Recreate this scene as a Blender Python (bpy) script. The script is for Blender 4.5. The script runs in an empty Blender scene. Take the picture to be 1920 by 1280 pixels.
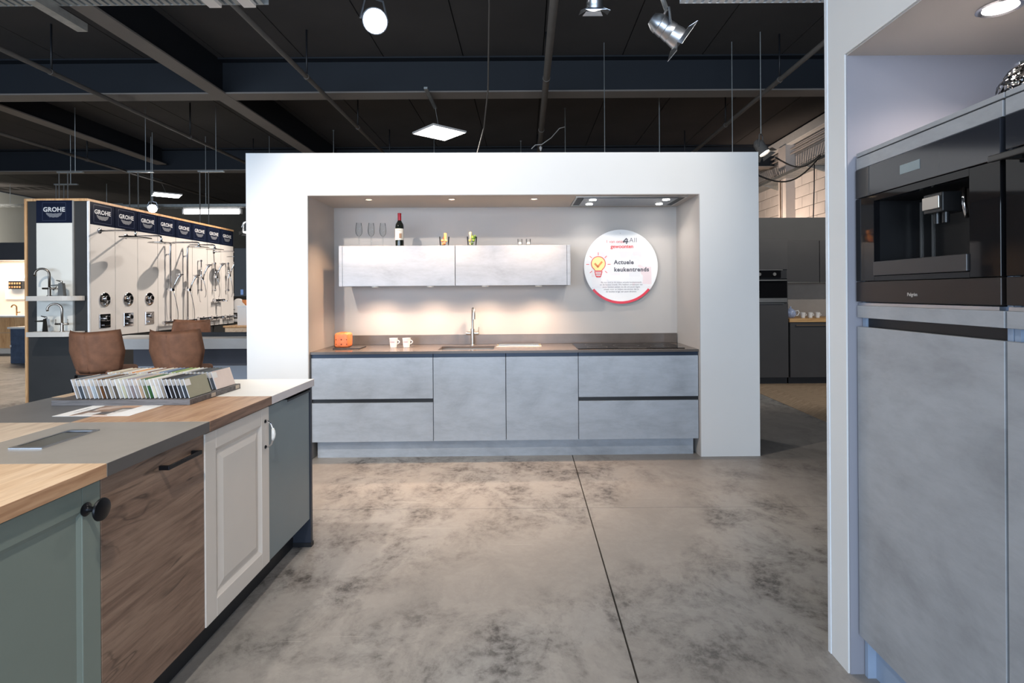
import bpy, bmesh, math, random
from mathutils import Vector, Matrix
random.seed(11)
SC = bpy.context.scene
COL = SC.collection
PI = math.pi

# ------------------------------------------------------------------ camera
cam_d = bpy.data.cameras.new('camera')
cam = bpy.data.objects.new('camera', cam_d); COL.objects.link(cam)
CAM_H = 1.36
cam.location = (0, 0, CAM_H)
cam.rotation_euler = (PI/2, 0.0065, 0)
cam_d.sensor_width = 36.0
cam_d.lens = 36.0*1025/1920
cam_d.shift_x = -25/1920
cam_d.shift_y = -91/1920
cam_d.clip_start = 0.02
SC.camera = cam

# ------------------------------------------------------------------ view, world
SC.view_settings.view_transform = 'Standard'
SC.view_settings.look = 'None'
SC.view_settings.exposure = 0.3
SC.view_settings.gamma = 1.0
SC.view_settings.use_curve_mapping = False
w = bpy.data.worlds.new('overcast_sky'); SC.world = w; w.use_nodes = True
bg = w.node_tree.nodes['Background']
bg.inputs[0].default_value = (0.55, 0.72, 1.0, 1); bg.inputs[1].default_value = 1.2

# ------------------------------------------------------------------ lights
KROT = math.radians(0.9)                       # the kitchen wall stands a touch askew to the aisle
KPIV = Vector((0, 4.5, 0))
KM = Matrix.Translation(KPIV) @ Matrix.Rotation(KROT, 4, 'Z') @ Matrix.Translation(-KPIV)
def area(name, loc, size, energy, color, aim=None, rot=None, spread=PI):
    d = bpy.data.lights.new(name, 'AREA'); d.shape = 'RECTANGLE'
    d.size, d.size_y = size; d.energy = energy; d.color = color; d.spread = spread
    o = bpy.data.objects.new(name, d); COL.objects.link(o); o.location = loc
    if aim is not None: o.rotation_euler = (Vector(aim)-Vector(loc)).to_track_quat('-Z', 'Y').to_euler()
    if rot: o.rotation_euler = rot
    return o
def spot(name, loc, aim, energy, color, angle=60, blend=0.5, r=0.03, kitchen=False):
    d = bpy.data.lights.new(name, 'SPOT'); d.energy = energy; d.color = color
    d.spot_size = math.radians(angle); d.spot_blend = blend; d.shadow_soft_size = r
    o = bpy.data.objects.new(name, d); COL.objects.link(o)
    a, b = Vector(loc), Vector(aim)
    if kitchen: a, b = KM @ a, KM @ b
    o.location = a
    o.rotation_euler = (b-a).to_track_quat('-Z', 'Y').to_euler()
    return o
DAY = (0.67, 0.82, 1.0)
WARM = (1.0, 0.80, 0.60)
NEUT = (1.0, 0.93, 0.84)
# daylight entering through the shop front behind the camera
for i, xw in enumerate((-9.5, -5.5, -1.5, 2.5)):
    area('daylight_window', (xw, -6.9, 1.7), (3.6, 2.8), 270, DAY, rot=(PI/2, 0, 0))
# can spots on the rails under the ceiling, with some added fills
spot('can_spot_kitchen', (-2.05, 2.30, 3.12), (-0.35, 4.6, 1.2), 215, (1.0, .89, .77), 84, 0.6, 0.04)
spot('can_spot_wall', (1.62, 2.6, 3.05), (0.6, 4.6, 2.2), 60, NEUT, 70, 0.8, 0.05)
spot('can_spot_floor', (0.5, 3.3, 3.05), (0.3, 2.6, 0.0), 55, NEUT, 95, 0.8, 0.05)
spot('can_spot_island', (-0.45, 0.35, 3.2), (-1.5, 1.8, 0.75), 150, NEUT, 78, 0.8, 0.05)
spot('swatch_fill', (-1.72, 1.25, 3.25), (-1.65, 1.9, 0.9), 95, NEUT, 85, 0.7, 0.05)  # unseen lamp added to brighten the swatch faces
spot('left_wall_fill', (-16.5, 16.0, 3.2), (-17.5, 18.6, 3.5), 260, NEUT, 150, 0.6, 0.1)  # unseen wall washer added to lift the far left wall
spot('can_spot_tall_units', (-1.0, 0.9, 3.2), (1.25, 1.6, 1.0), 50, NEUT, 75, 0.8, 0.05)
spot('can_spot_showers', (-3.3, 9.0, 3.35), (-5.2, 7.9, 1.5), 260, (1.0, .88, .77), 95, 0.6, 0.03)
spot('can_spot_taps', (-4.6, 4.2, 3.3), (-5.4, 6.4, 1.3), 150, NEUT, 60, 0.7, 0.04)
spot('can_spot_dark_kitchen', (5.0, 5.6, 3.3), (4.0, 8.0, 1.3), 130, NEUT, 85, 0.5, 0.03)
spot('can_spot_stools', (-3.2, 2.4, 3.3), (-3.4, 5.0, 0.9), 120, NEUT, 75, 0.8, 0.05)
spot('side_wall_uplight', (4.5, 12.0, 2.3), (6.0, 12.4, 2.7), 150, (1.0, 0.80, 0.66), 150, 0.6, 0.1)  # hidden warm uplight behind the partition, below the rails

# ------------------------------------------------------------------ mesh helpers (all coordinates in metres, world frame)
ORG = {}
class MB:
    def __init__(s): s.bm = bmesh.new()
    def box(s, x0, x1, y0, y1, z0, z1, bev=0.0, seg=2):
        if x0 > x1: x0, x1 = x1, x0
        if y0 > y1: y0, y1 = y1, y0
        if z0 > z1: z0, z1 = z1, z0
        b = s.bm
        vs = [b.verts.new((x, y, z)) for z in (z0, z1) for y in (y0, y1) for x in (x0, x1)]
        fs = [b.faces.new([vs[i] for i in f]) for f in
              ((0, 2, 3, 1), (4, 5, 7, 6), (0, 1, 5, 4), (2, 6, 7, 3), (0, 4, 6, 2), (1, 3, 7, 5))]
        if bev > 0:
            es = set(e for f in fs for e in f.edges)
            bmesh.ops.bevel(b, geom=list(es), offset=bev, segments=seg, affect='EDGES', profile=0.5)
        return s
    def prism(s, poly, axis, a0, a1):
        """poly of 2D points extruded along axis ('x','y','z') between a0 and a1"""
        def P(p, a):
            if axis == 'x': return (a, p[0], p[1])
            if axis == 'y': return (p[0], a, p[1])
            return (p[0], p[1], a)
        A = [s.bm.verts.new(P(p, a0)) for p in poly]
        B = [s.bm.verts.new(P(p, a1)) for p in poly]
        n = len(poly)
        s.bm.faces.new(A[::-1]); s.bm.faces.new(B)
        for i in range(n):
            s.bm.faces.new((A[i], A[(i+1) % n], B[(i+1) % n], B[i]))
        return s
    def lathe(s, prof, c=(0, 0, 0), seg=20, axis='z', close=False):
        """prof: (radius, height) pairs; turned about an axis through c"""
        rings = []
        for r, h in prof:
            if r < 1e-6:
                rings.append([s.bm.verts.new(s._ax(0, 0, h, c, axis))])
            else:
                rings.append([s.bm.verts.new(s._ax(r*math.cos(2*PI*k/seg), r*math.sin(2*PI*k/seg), h, c, axis)) for k in range(seg)])
        pairs = list(zip(rings[:-1], rings[1:]))
        if close: pairs.append((rings[-1], rings[0]))
        for A, B in pairs:
            for k in range(seg):
                k2 = (k+1) % seg
                if len(A) == 1 and len(B) == 1: continue
                if len(A) == 1: f = (A[0], B[k], B[k2])
                elif len(B) == 1: f = (A[k], B[0], A[k2])
                else: f = (A[k], B[k], B[k2], A[k2])
                s.bm.faces.new(f)
        return s
    @staticmethod
    def _ax(a, b, h, c, axis):
        if axis == 'z': return (c[0]+a, c[1]+b, c[2]+h)
        if axis == 'x': return (c[0]+h, c[1]+a, c[2]+b)
        return (c[0]+a, c[1]+h, c[2]+b)
    def cyl(s, c, r, h, axis='z', seg=20):
        return s.lathe([(0, 0), (r, 0), (r, h), (0, h)], c, seg, axis)
    def tube(s, pts, r, seg=8):
        pts = [Vector(p) for p in pts]
        rs = r if isinstance(r, (list, tuple)) else [r]*len(pts)
        t0 = (pts[1]-pts[0]).normalized()
        up = Vector((0, 0, 1)) if abs(t0.z) < .9 else Vector((1, 0, 0))
        n = t0.cross(up).normalized(); prev = t0; rings = []
        for i, p in enumerate(pts):
            if i == 0: t = t0
            elif i == len(pts)-1: t = (pts[i]-pts[i-1]).normalized()
            else: t = ((pts[i]-pts[i-1]).normalized()+(pts[i+1]-pts[i]).normalized()).normalized()
            q = prev.rotation_difference(t); n = q @ n; n = (n - t*n.dot(t)).normalized(); prev = t
            b = t.cross(n)
            rings.append([s.bm.verts.new(p+(n*math.cos(2*PI*k/seg)+b*math.sin(2*PI*k/seg))*rs[i]) for k in range(seg)])
        for A, B in zip(rings[:-1], rings[1:]):
            for k in range(seg):
                s.bm.faces.new((A[k], A[(k+1) % seg], B[(k+1) % seg], B[k]))
        s.bm.faces.new(rings[0][::-1]); s.bm.faces.new(rings[-1])
        return s
    def xf(s, M):
        bmesh.ops.transform(s.bm, matrix=M, verts=s.bm.verts); return s

def origin(o):
    return ORG.get(o.name, Vector((0, 0, 0)))
def obj(name, mb, mat, parent=None, smooth=False, auto=None):
    bm = mb.bm if isinstance(mb, MB) else mb
    bmesh.ops.recalc_face_normals(bm, faces=bm.faces)
    if parent is None:
        xs = [v.co for v in bm.verts]
        lo = Vector((min(v.x for v in xs), min(v.y for v in xs), min(v.z for v in xs)))
        hi = Vector((max(v.x for v in xs), max(v.y for v in xs), max(v.z for v in xs)))
        og = Vector(((lo.x+hi.x)/2, (lo.y+hi.y)/2, lo.z))
    else: og = origin(parent)
    bmesh.ops.translate(bm, vec=-og, verts=bm.verts)
    me = bpy.data.meshes.new(name); bm.to_mesh(me); bm.free()
    if smooth:
        for p in me.polygons: p.use_smooth = True
        if smooth == 'auto':
            try: me.set_sharp_from_angle(angle=math.radians(38))
            except Exception: pass
    if mat is not None: me.materials.append(mat)
    o = bpy.data.objects.new(name, me); COL.objects.link(o)
    if parent is None: o.location = og
    else: o.parent = parent
    ORG[o.name] = og
    return o
def tag(o, label=None, cat=None, group=None, kind=None):
    if label: o['label'] = label
    if cat: o['category'] = cat
    if group: o['group'] = group
    if kind: o['kind'] = kind
    return o
def thing(name, loc, label=None, cat=None, group=None, kind=None):
    o = bpy.data.objects.new(name, None); COL.objects.link(o)
    o.empty_display_size = 0.1; o.location = loc; ORG[o.name] = Vector(loc)
    return tag(o, label, cat, group, kind)
def struct(name, mb, mat, parent=None):
    o = obj(name, mb, mat, parent)
    if parent is None: o['kind'] = 'structure'
    return o
def box(name, b, mat, parent=None, bev=0.0, seg=2):
    return obj(name, MB().box(*b, bev=bev, seg=seg), mat, parent)
KROOTS = []
def K(o): KROOTS.append(o); return o
ORD = ['first', 'second', 'third', 'fourth', 'fifth', 'sixth', 'seventh', 'eighth', 'ninth', 'tenth', 'eleventh', 'twelfth', 'thirteenth',
       'fourteenth', 'fifteenth', 'sixteenth', 'seventeenth', 'eighteenth', 'nineteenth', 'twentieth', 'twenty-first', 'twenty-second',
       'twenty-third', 'twenty-fourth', 'twenty-fifth', 'twenty-sixth', 'twenty-seventh']

def text_mb(s, size, extrude=0.0006, align='CENTER', bold=0.0, spacing=1.0):
    cu = bpy.data.curves.new('t', 'FONT'); cu.body = s; cu.size = size; cu.extrude = extrude
    cu.align_x = align; cu.offset = bold; cu.resolution_u = 3; cu.space_character = spacing
    o = bpy.data.objects.new('t', cu); COL.objects.link(o)
    dg = bpy.context.evaluated_depsgraph_get(); dg.update()
    me = bpy.data.meshes.new_from_object(o.evaluated_get(dg))
    bpy.data.objects.remove(o); bpy.data.curves.remove(cu)
    mb = MB(); mb.bm.from_mesh(me); bpy.data.meshes.remove(me)
    return mb
# text lies in XY facing +Z; stand it up to face -Y (towards the camera) or +X
FACE_Y = Matrix.Rotation(PI/2, 4, 'X')
FACE_X = Matrix.Rotation(PI/2, 4, 'Z') @ Matrix.Rotation(PI/2, 4, 'X')
FACE_MX = Matrix.Rotation(-PI/2, 4, 'Z') @ Matrix.Rotation(PI/2, 4, 'X')

# ------------------------------------------------------------------ materials
def srgb(r, g, b):
    f = lambda c: (c/255/12.92) if c/255 <= 0.04045 else ((c/255+0.055)/1.055)**2.4
    return (f(r), f(g), f(b))
def newmat(name):
    m = bpy.data.materials.new(name); m.use_nodes = True
    nt = m.node_tree; return m, nt, nt.nodes['Principled BSDF']
def setb(b, **k):
    for n, v in k.items():
        n = n.replace('_', ' ')
        if n in b.inputs: b.inputs[n].default_value = v
def ramp(nt, fac, stops):
    r = nt.nodes.new('ShaderNodeValToRGB'); e = r.color_ramp.elements
    while len(e) < len(stops): e.new(0.5)
    for el, (p, c) in zip(e, stops): el.position = p; el.color = (*c, 1) if len(c) == 3 else c
    nt.links.new(fac, r.inputs[0]); return r
def coords(nt, scale=(1, 1, 1), loc=(0, 0, 0), kind='Object', rot=(0, 0, 0)):
    tc = nt.nodes.new('ShaderNodeTexCoord'); mp = nt.nodes.new('ShaderNodeMapping')
    mp.inputs['Scale'].default_value = scale; mp.inputs['Location'].default_value = loc; mp.inputs['Rotation'].default_value = rot
    nt.links.new(tc.outputs[kind], mp.inputs[0]); return mp.outputs[0]
def noise(nt, vec, scale, detail=4, rough=.55, dist=0.0):
    n = nt.nodes.new('ShaderNodeTexNoise'); n.inputs['Scale'].default_value = scale; n.inputs['Detail'].default_value = detail
    n.inputs['Roughness'].default_value = rough; n.inputs['Distortion'].default_value = dist
    nt.links.new(vec, n.inputs['Vector']); return n.outputs['Fac']
def mix(nt, fac, a, b, mode='MIX'):
    m = nt.nodes.new('ShaderNodeMix'); m.data_type = 'RGBA'; m.blend_type = mode
    def put(i, v):
        if isinstance(v, (tuple, list)): m.inputs[i].default_value = (*v, 1)
        elif isinstance(v, (int, float)): m.inputs[i].default_value = v
        else: nt.links.new(v, m.inputs[i])
    put(0, fac); put(6, a); put(7, b); return m.outputs[2]
def bump(nt, b, h, strength=.2, dist=.01):
    n = nt.nodes.new('ShaderNodeBump'); n.inputs['Strength'].default_value = strength; n.inputs['Distance'].default_value = dist
    nt.links.new(h, n.inputs['Height']); nt.links.new(n.outputs[0], b.inputs['Normal'])
MC = {}
def plain(name, col, rough=.5, metal=0.0, var=0.06, scale=6.0, **k):
    if name in MC: return MC[name]
    m, nt, b = newmat(name)
    f = noise(nt, coords(nt), scale, 3)
    lo = tuple(max(0, c*(1-var)) for c in col); hi = tuple(min(1, c*(1+var)) for c in col)
    nt.links.new(ramp(nt, f, [(0.3, lo), (0.7, hi)]).outputs[0], b.inputs['Base Color'])
    setb(b, Roughness=rough, Metallic=metal, **k)
    MC[name] = m; return m
def emit(name, col, strength):
    if name in MC: return MC[name]
    m, nt, b = newmat(name)
    setb(b, Base_Color=(*col, 1), Emission_Color=(*col, 1), Emission_Strength=strength, Roughness=.4)
    MC[name] = m; return m
def wood(name, c1, c2, c3, axis='y', rough=.5, grain=1.0, knots=True, bmp=.15, cracks=False):
    m, nt, b = newmat(name)
    sc = {'x': (1.2, 14, 14), 'y': (14, 1.2, 14), 'z': (14, 14, 1.2)}[axis]
    v = coords(nt, tuple(s*grain for s in sc))
    f1 = noise(nt, v, 1.3, 6, .6, 1.2)
    f2 = noise(nt, coords(nt, tuple(s*grain*4 for s in sc), (3, 1, 2)), 1.5, 4, .6, .4)
    base = ramp(nt, f1, [(.28, c3), (.45, c1), (.62, c2), (.8, c1)]).outputs[0]
    fine = ramp(nt, f2, [(.3, tuple(c*.72 for c in c1)), (.55, (1, 1, 1))]).outputs[0]
    colr = mix(nt, .35, base, mix(nt, 1.0, base, fine, 'MULTIPLY'))
    if knots:
        k = noise(nt, coords(nt, tuple(1.0 if s < 5 else 6 for s in sc), (7, 3, 5)), 1.6, 2, .5, 1.8)
        kr = ramp(nt, k, [(.70, (0, 0, 0)), (.76, (1, 1, 1))]).outputs[0]
        colr = mix(nt, kr, colr, tuple(c*.45 for c in c3))
    if cracks:
        cn = noise(nt, coords(nt, tuple(.9 if s < 5 else 5.5 for s in sc), (1, 4, 2)), 1.1, 3, .55, .9)
        cr = ramp(nt, cn, [(.485, (0, 0, 0)), (.5, (.75, .75, .75)), (.515, (0, 0, 0))]).outputs[0]
        cm = noise(nt, coords(nt, (2.2, 2.2, 2.2), (9, 5, 3)), 1.4, 2, .5)
        colr = mix(nt, mix(nt, 1.0, cr, ramp(nt, cm, [(.5, (0, 0, 0)), (.62, (1, 1, 1))]).outputs[0], 'MULTIPLY'), colr, tuple(c*.3 for c in c3))
    nt.links.new(colr, b.inputs['Base Color']); setb(b, Roughness=rough)
    bump(nt, b, f2, bmp, .004)
    MC[name] = m; return m
def concrete_laminate(name, base, amp=.12, rough=.5, sc=1.0):
    m, nt, b = newmat(name)
    f = noise(nt, coords(nt, (1.0*sc, 1.0*sc, 1.6*sc), (4, 2, 1), rot=(.3, .2, .5)), 2.2, 7, .62, .6)
    f2 = noise(nt, coords(nt, (3*sc, 3*sc, 9*sc)), 3.0, 5, .7)
    a = tuple(c*(1-amp) for c in base); z = tuple(min(1, c*(1+amp*.5)) for c in base)
    c1 = ramp(nt, f, [(.30, a), (.5, base), (.7, z)]).outputs[0]
    c2 = ramp(nt, f2, [(.3, tuple(1-amp*.6 for _ in range(3))), (.6, (1, 1, 1))]).outputs[0]
    nt.links.new(mix(nt, 1.0, c1, c2, 'MULTIPLY'), b.inputs['Base Color']); setb(b, Roughness=rough)
    MC[name] = m; return m
def speckle(name, base, spk, rough, scale=420):
    m, nt, b = newmat(name)
    f = noise(nt, coords(nt), scale, 2, .5); f2 = noise(nt, coords(nt), 5, 4, .6)
    c = ramp(nt, f2, [(.3, tuple(x*.85 for x in base)), (.7, tuple(x*1.15 for x in base))]).outputs[0]
    nt.links.new(mix(nt, ramp(nt, f, [(.66, (0, 0, 0)), (.74, (1, 1, 1))]).outputs[0], c, spk), b.inputs['Base Color'])
    setb(b, Roughness=rough); MC[name] = m; return m
def floor_concrete():
    m, nt, b = newmat('polished_concrete')
    v = coords(nt, (1, 1, 1), kind='Generated')
    g = nt.nodes.new('ShaderNodeNewGeometry')
    def mp(scale, loc=(0, 0, 0), rot=0.0):
        q = nt.nodes.new('ShaderNodeMapping'); q.inputs['Scale'].default_value = scale; q.inputs['Location'].default_value = loc
        q.inputs['Rotation'].default_value = (0, 0, rot)
        nt.links.new(g.outputs['Position'], q.inputs[0]); return q.outputs[0]
    big = noise(nt, mp((.55, .45, 1), (2.3, 1.1, 0), .2), 1.0, 4, .5, .6)
    med = noise(nt, mp((1, .8, 1), (5.2, 3.1, 0), .4), 3.6, 10, .74, .3)
    fin = noise(nt, mp((1, 1, 1), (1, 7, 0)), 22, 6, .7, .3)
    light = ramp(nt, big, [(.3, srgb(144, 140, 136)), (.5, srgb(160, 155, 150)), (.72, srgb(155, 156, 156))]).outputs[0]
    patch = ramp(nt, med, [(.45, (0, 0, 0)), (.62, (1, 1, 1))]).outputs[0]
    where = ramp(nt, big, [(.40, (.15, .15, .15)), (.56, (1, 1, 1))]).outputs[0]
    fmask = ramp(nt, fin, [(.38, (.2, .2, .2)), (.58, (1, 1, 1))]).outputs[0]
    k = mix(nt, 1.0, mix(nt, 1.0, patch, where, 'MULTIPLY'), fmask, 'MULTIPLY')
    c = mix(nt, k, light, srgb(76, 73, 72))
    fr = ramp(nt, fin, [(.3, (.88, .88, .88)), (.62, (1, 1, 1))]).outputs[0]
    c = mix(nt, 1.0, c, fr, 'MULTIPLY')
    sc1 = noise(nt, mp((1.2, 60, 1), (0, 0, 0), 1.2), 1.0, 2, .4, .1)
    sr = ramp(nt, sc1, [(.74, (0, 0, 0)), (.76, (.5, .5, .5))]).outputs[0]
    c = mix(nt, sr, c, srgb(186, 180, 172))
    nt.links.new(c, b.inputs['Base Color'])
    rr = ramp(nt, med, [(.3, (.34, .34, .34)), (.7, (.50, .50, .50))]).outputs[0]
    nt.links.new(rr, b.inputs['Roughness'])
    setb(b, Specular_IOR_Level=.35)
    bump(nt, b, fin, .05, .002)
    return m
def glassmat(name, tint=(.96, .97, .97)):
    # thin-walled clear glass: see-through with a fresnel mirror on top
    m = bpy.data.materials.new(name); m.use_nodes = True; nt = m.node_tree; nt.nodes.clear()
    out = nt.nodes.new('ShaderNodeOutputMaterial'); mx = nt.nodes.new('ShaderNodeMixShader')
    tr = nt.nodes.new('ShaderNodeBsdfTransparent'); tr.inputs[0].default_value = (*tint, 1)
    gl = nt.nodes.new('ShaderNodeBsdfGlossy'); gl.inputs['Roughness'].default_value = .03
    fr = nt.nodes.new('ShaderNodeLayerWeight'); fr.inputs[0].default_value = .10
    nt.links.new(fr.outputs['Fresnel'], mx.inputs[0]); nt.links.new(tr.outputs[0], mx.inputs[1]); nt.links.new(gl.outputs[0], mx.inputs[2])
    nt.links.new(mx.outputs[0], out.inputs[0]); MC[name] = m; return m

WHITE = plain('white_wall_paint', srgb(222, 222, 221), .75, var=.015, scale=2)
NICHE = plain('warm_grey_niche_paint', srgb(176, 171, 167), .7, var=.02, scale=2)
NICHE_DAYTINT = plain('daylight_tinted_niche_paint', srgb(146, 146, 155), .7, var=.02, scale=2)  # blue daylight cast put into the colour of the return wall
LAMI = concrete_laminate('light_concrete_laminate', srgb(168, 175, 184), .20, .45)  # bluish daylight cast partly put into the grey of the fronts
LAMI_R = concrete_laminate('mid_concrete_laminate', srgb(164, 166, 170), .20, .45)
LAMI_EDGE = plain('laminate_carcass', srgb(150, 160, 172), .5)
BLACKP = plain('matt_black_profile', (.012, .013, .016), .45)
BLACKM = plain('black_metal', (.010, .011, .014), .35, .6)
STONE = speckle('dark_stone_worktop', srgb(94, 86, 81), srgb(130, 122, 116), .22)
GLASSB = plain('black_glass', (.006, .006, .007), .04, 0, 0.0, Specular_IOR_Level=.22)
STEEL = plain('brushed_steel', srgb(196, 192, 186), .28, 1.0)
CHROME = plain('chrome', srgb(215, 215, 218), .07, 1.0, var=.0)
ALU = plain('aluminium', srgb(186, 190, 196), .35, 1.0)
GALV = plain('galvanised_metal', srgb(176, 178, 176), .45, .8, .12, 20)
GREYM = plain('grey_painted_metal', srgb(104, 100, 96), .55)
DKPIPE = plain('dark_painted_pipe', srgb(104, 98, 92), .55)
CEIL = plain('black_ceiling_paint', srgb(66, 62, 60), .85, var=.12, scale=.8)
WEB = plain('dark_blue_steel', srgb(21, 26, 34), .6, var=.1, scale=1)
FLANGE = plain('grey_beam_flange', srgb(128, 120, 113), .65, var=.08, scale=1)
FLOOR = floor_concrete()
JOINT = plain('floor_joint', srgb(40, 38, 36), .9)
GLASS = glassmat('clear_glass')
OAK = wood('oak_worktop', srgb(176, 140, 112), srgb(190, 156, 126), srgb(142, 106, 82), 'y', .42)
OAKL = wood('light_oak_worktop', srgb(210, 182, 152), srgb(220, 195, 167), srgb(184, 152, 122), 'y', .42)
OAKP = wood('pale_ash_worktop', srgb(196, 178, 160), srgb(206, 190, 172), srgb(176, 156, 138), 'y', .4, knots=False)
OAKD = wood('brown_oak_door', srgb(132, 106, 90), srgb(148, 122, 104), srgb(92, 71, 59), 'y', .55, .9, True, .35, True)
TRIMW = wood('oak_trim', srgb(206, 160, 112), srgb(220, 178, 130), srgb(176, 128, 84), 'z', .5, knots=False)

# ================================================================== THE SETTING
fl = struct('floor', MB().box(-17.6, 6.1, -7.1, 22.1, -.25, -.012), JOINT)
for (xa, xb) in ((-17.5, -11.6), (-11.6, -5.6), (-5.6, .385), (.385, 3.12)):
    for (ya, yb) in ((-7, 3.455), (3.455, 9.2), (9.2, 15.0), (15.0, 22)):
        gx, gy = .0035, .0018
        obj('floor_slab', MB().box(xa+gx, xb-gx, ya+gy, yb-gy, -.05, 0, .0012, 1), FLOOR, fl)
for (ya, yb) in ((-7, 3.455),):
    obj('floor_slab', MB().box(3.12, 6.0, ya, 4.2, -.05, 0), FLOOR, fl)
# herringbone oak floor beside the dark kitchen
PLANK = wood('herringbone_oak', srgb(172, 150, 126), srgb(186, 164, 140), srgb(148, 124, 100), 'x', .5, knots=False)
f2 = struct('floor', MB().box(3.12, 6.0, 4.2, 12.0, -.05, -.016), plain('plank_joint', srgb(92, 72, 54), .9))
L_, W_ = .60, .12
for i in range(-30, 60):
    for j in range(-4, 8):
        for kind in (0, 1):
            # classic herringbone built at 45 degrees
            cx = i*W_ + j*2*L_*.5*0 ; 
            a = i*W_
            if kind == 0: u0, v0, du, dv = a + j*2*L_, a, L_, W_
            else: u0, v0, du, dv = a + L_ - W_ + W_ + j*2*L_, a - L_ + W_, W_, L_
            g = .0015
            pts = [(u0+g, v0+g), (u0+du-g, v0+g), (u0+du-g, v0+dv-g), (u0+g, v0+dv-g)]
            c45 = math.sqrt(.5)
            P = [(3.9+(u-v)*c45, 4.2+(u+v)*c45) for u, v in pts]
            cxm = sum(p[0] for p in P)/4; cym = sum(p[1] for p in P)/4
            if not (2.8 < cxm < 5.3 and 4.7 < cym < 8.3): continue
            if max(p[0] for p in P) < 3.14: continue
            mb = MB().prism(P, 'z', -.015, 0.0)
            if min(p[0] for p in P) < 3.125:
                bmesh.ops.bisect_plane(mb.bm, geom=mb.bm.verts[:]+mb.bm.edges[:]+mb.bm.faces[:], plane_co=(3.125, 0, 0), plane_no=(-1, 0, 0), clear_outer=True)
                if len(mb.bm.verts) < 6: mb.bm.free(); continue
                bmesh.ops.holes_fill(mb.bm, edges=[e for e in mb.bm.edges if e.is_boundary])
            # own origin and turn, so the grain runs along the plank
            bmesh.ops.translate(mb.bm, vec=-f2.location, verts=mb.bm.verts)
            ang = PI/4 if kind == 0 else 3*PI/4
            ctr = Vector((cxm, cym, 0)) - f2.location
            bmesh.ops.transform(mb.bm, matrix=Matrix.Rotation(-ang, 4, 'Z') @ Matrix.Translation(-ctr), verts=mb.bm.verts)
            bmesh.ops.recalc_face_normals(mb.bm, faces=mb.bm.faces)
            me = bpy.data.meshes.new('plank'); mb.bm.to_mesh(me); mb.bm.free(); me.materials.append(PLANK)
            o = bpy.data.objects.new('plank', me); COL.objects.link(o); o.parent = f2
            o.location = ctr; o.rotation_euler = (0, 0, ang)

CZ = 4.84
ce = struct('ceiling', MB().box(-17.6, 6.1, -7.1, 22.1, CZ+.02, CZ+.25), plain('ceiling_joint', (.006, .006, .006), .9))
pm = {}
for (ya, yb) in ((-7, 8.02), (8.3, 12.95), (13.25, 22)):
    x = -.89-1.17*14
    while x < 6.0:
        x1 = min(x+1.17, 6.0)
        if x1-x > .3:
            obj('ceiling_panel', MB().box(x+.008, x1-.008, ya, yb, CZ, CZ+.05), CEIL, ce)
        x += 1.17
def beam_x(y, z0):
    t = thing('ceiling_beam', (-5.7, y, z0), kind='structure')
    box('bottom_flange', (-17.5, 6.0, y-.14, y+.14, z0, z0+.022), FLANGE, t)
    box('web', (-17.5, 6.0, y-.008, y+.008, z0+.022, CZ), WEB, t)
    box('top_flange', (-17.5, 6.0, y-.14, y+.14, CZ-.022, CZ), WEB, t)
beam_x(8.16, 4.31); beam_x(13.1, 4.31)
def beam_y(x, z0, ya, yb):
    t = thing('ceiling_beam', (x, (ya+yb)/2, z0), kind='structure')
    box('bottom_flange', (x-.12, x+.12, ya, yb, z0, z0+.022), FLANGE, t)
    box('web', (x-.008, x+.008, ya, yb, z0+.022, CZ), BLACKP, t)
beam_y(-4.5, 4.306, -7, 22)
beam_y(-8.6, 4.45, -7, 12.95)

WALLM = plain('far_grey_wall', srgb(176, 176, 168), .8, var=.06, scale=1)
struct('wall_left', MB().box(-17.6, -17.5, -7, 22, 0, CZ), WALLM)
struct('wall_back', MB().box(-17.5, 6.0, 22, 22.1, 0, CZ), plain('dark_back_wall', srgb(82, 80, 76), .8))
BRK = plain('painted_block', srgb(206, 196, 188), .8, var=.05, scale=3)
wr = struct('wall_right', MB().box(6.0, 6.1, -7, 22, 0, CZ), plain('block_mortar', srgb(104, 98, 92), .9))
bm_block = None
for r in range(11):
    for c in range(9):
        y0 = 10.0+c*.6+(.3 if r % 2 else 0); z0 = 2.2+r*.24
        o = obj('block', MB().box(5.985, 6.0, y0+.005, y0+.595, z0+.005, z0+.235, .004, 1), BRK, wr) if bm_block is None else bm_block.copy()
        if bm_block is None: bm_block = o; base_yz = (y0, z0)
        else:
            COL.objects.link(o); o.parent = wr; o.location = (0, y0-base_yz[0], z0-base_yz[1])
pil = struct('wall_pilaster', MB().box(5.78, 5.984, 12.1, 12.45, 0, 4.6), BRK)
struct('trim_1', MB().box(5.80, 5.984, 9.0, 16.0, 4.60, 4.80, .01, 1), plain('pale_lintel', srgb(206, 202, 196), .7))
# shop front behind the camera
wq = MB()
wx = [(-17.5, -11.3)] + [(-7.7, -7.3), (-3.7, -3.3), (.3, .7)] + [(4.3, 6.0)]
for a, b_ in wx: wq.box(a, b_, -7.1, -7.0, .3, 3.1)
wq.box(-17.5, 6.0, -7.1, -7.0, 0, .3); wq.box(-17.5, 6.0, -7.1, -7.0, 3.1, CZ)
struct('wall_rear', wq, WALLM)
for i, xw in enumerate((-9.5, -5.5, -1.5, 2.5)):
    t = thing('window_%d' % (i+1), (xw, -7.05, .3), kind='structure')
    fr = MB()
    for s in (-1.8, -.03, 1.74): fr.box(xw+s, xw+s+.06, -7.08, -7.02, .3, 3.1)
    fr.box(xw-1.8, xw+1.8, -7.08, -7.02, .3, .36); fr.box(xw-1.8, xw+1.8, -7.08, -7.02, 3.04, 3.1)
    obj('window_frame', fr, ALU, t)

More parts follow.
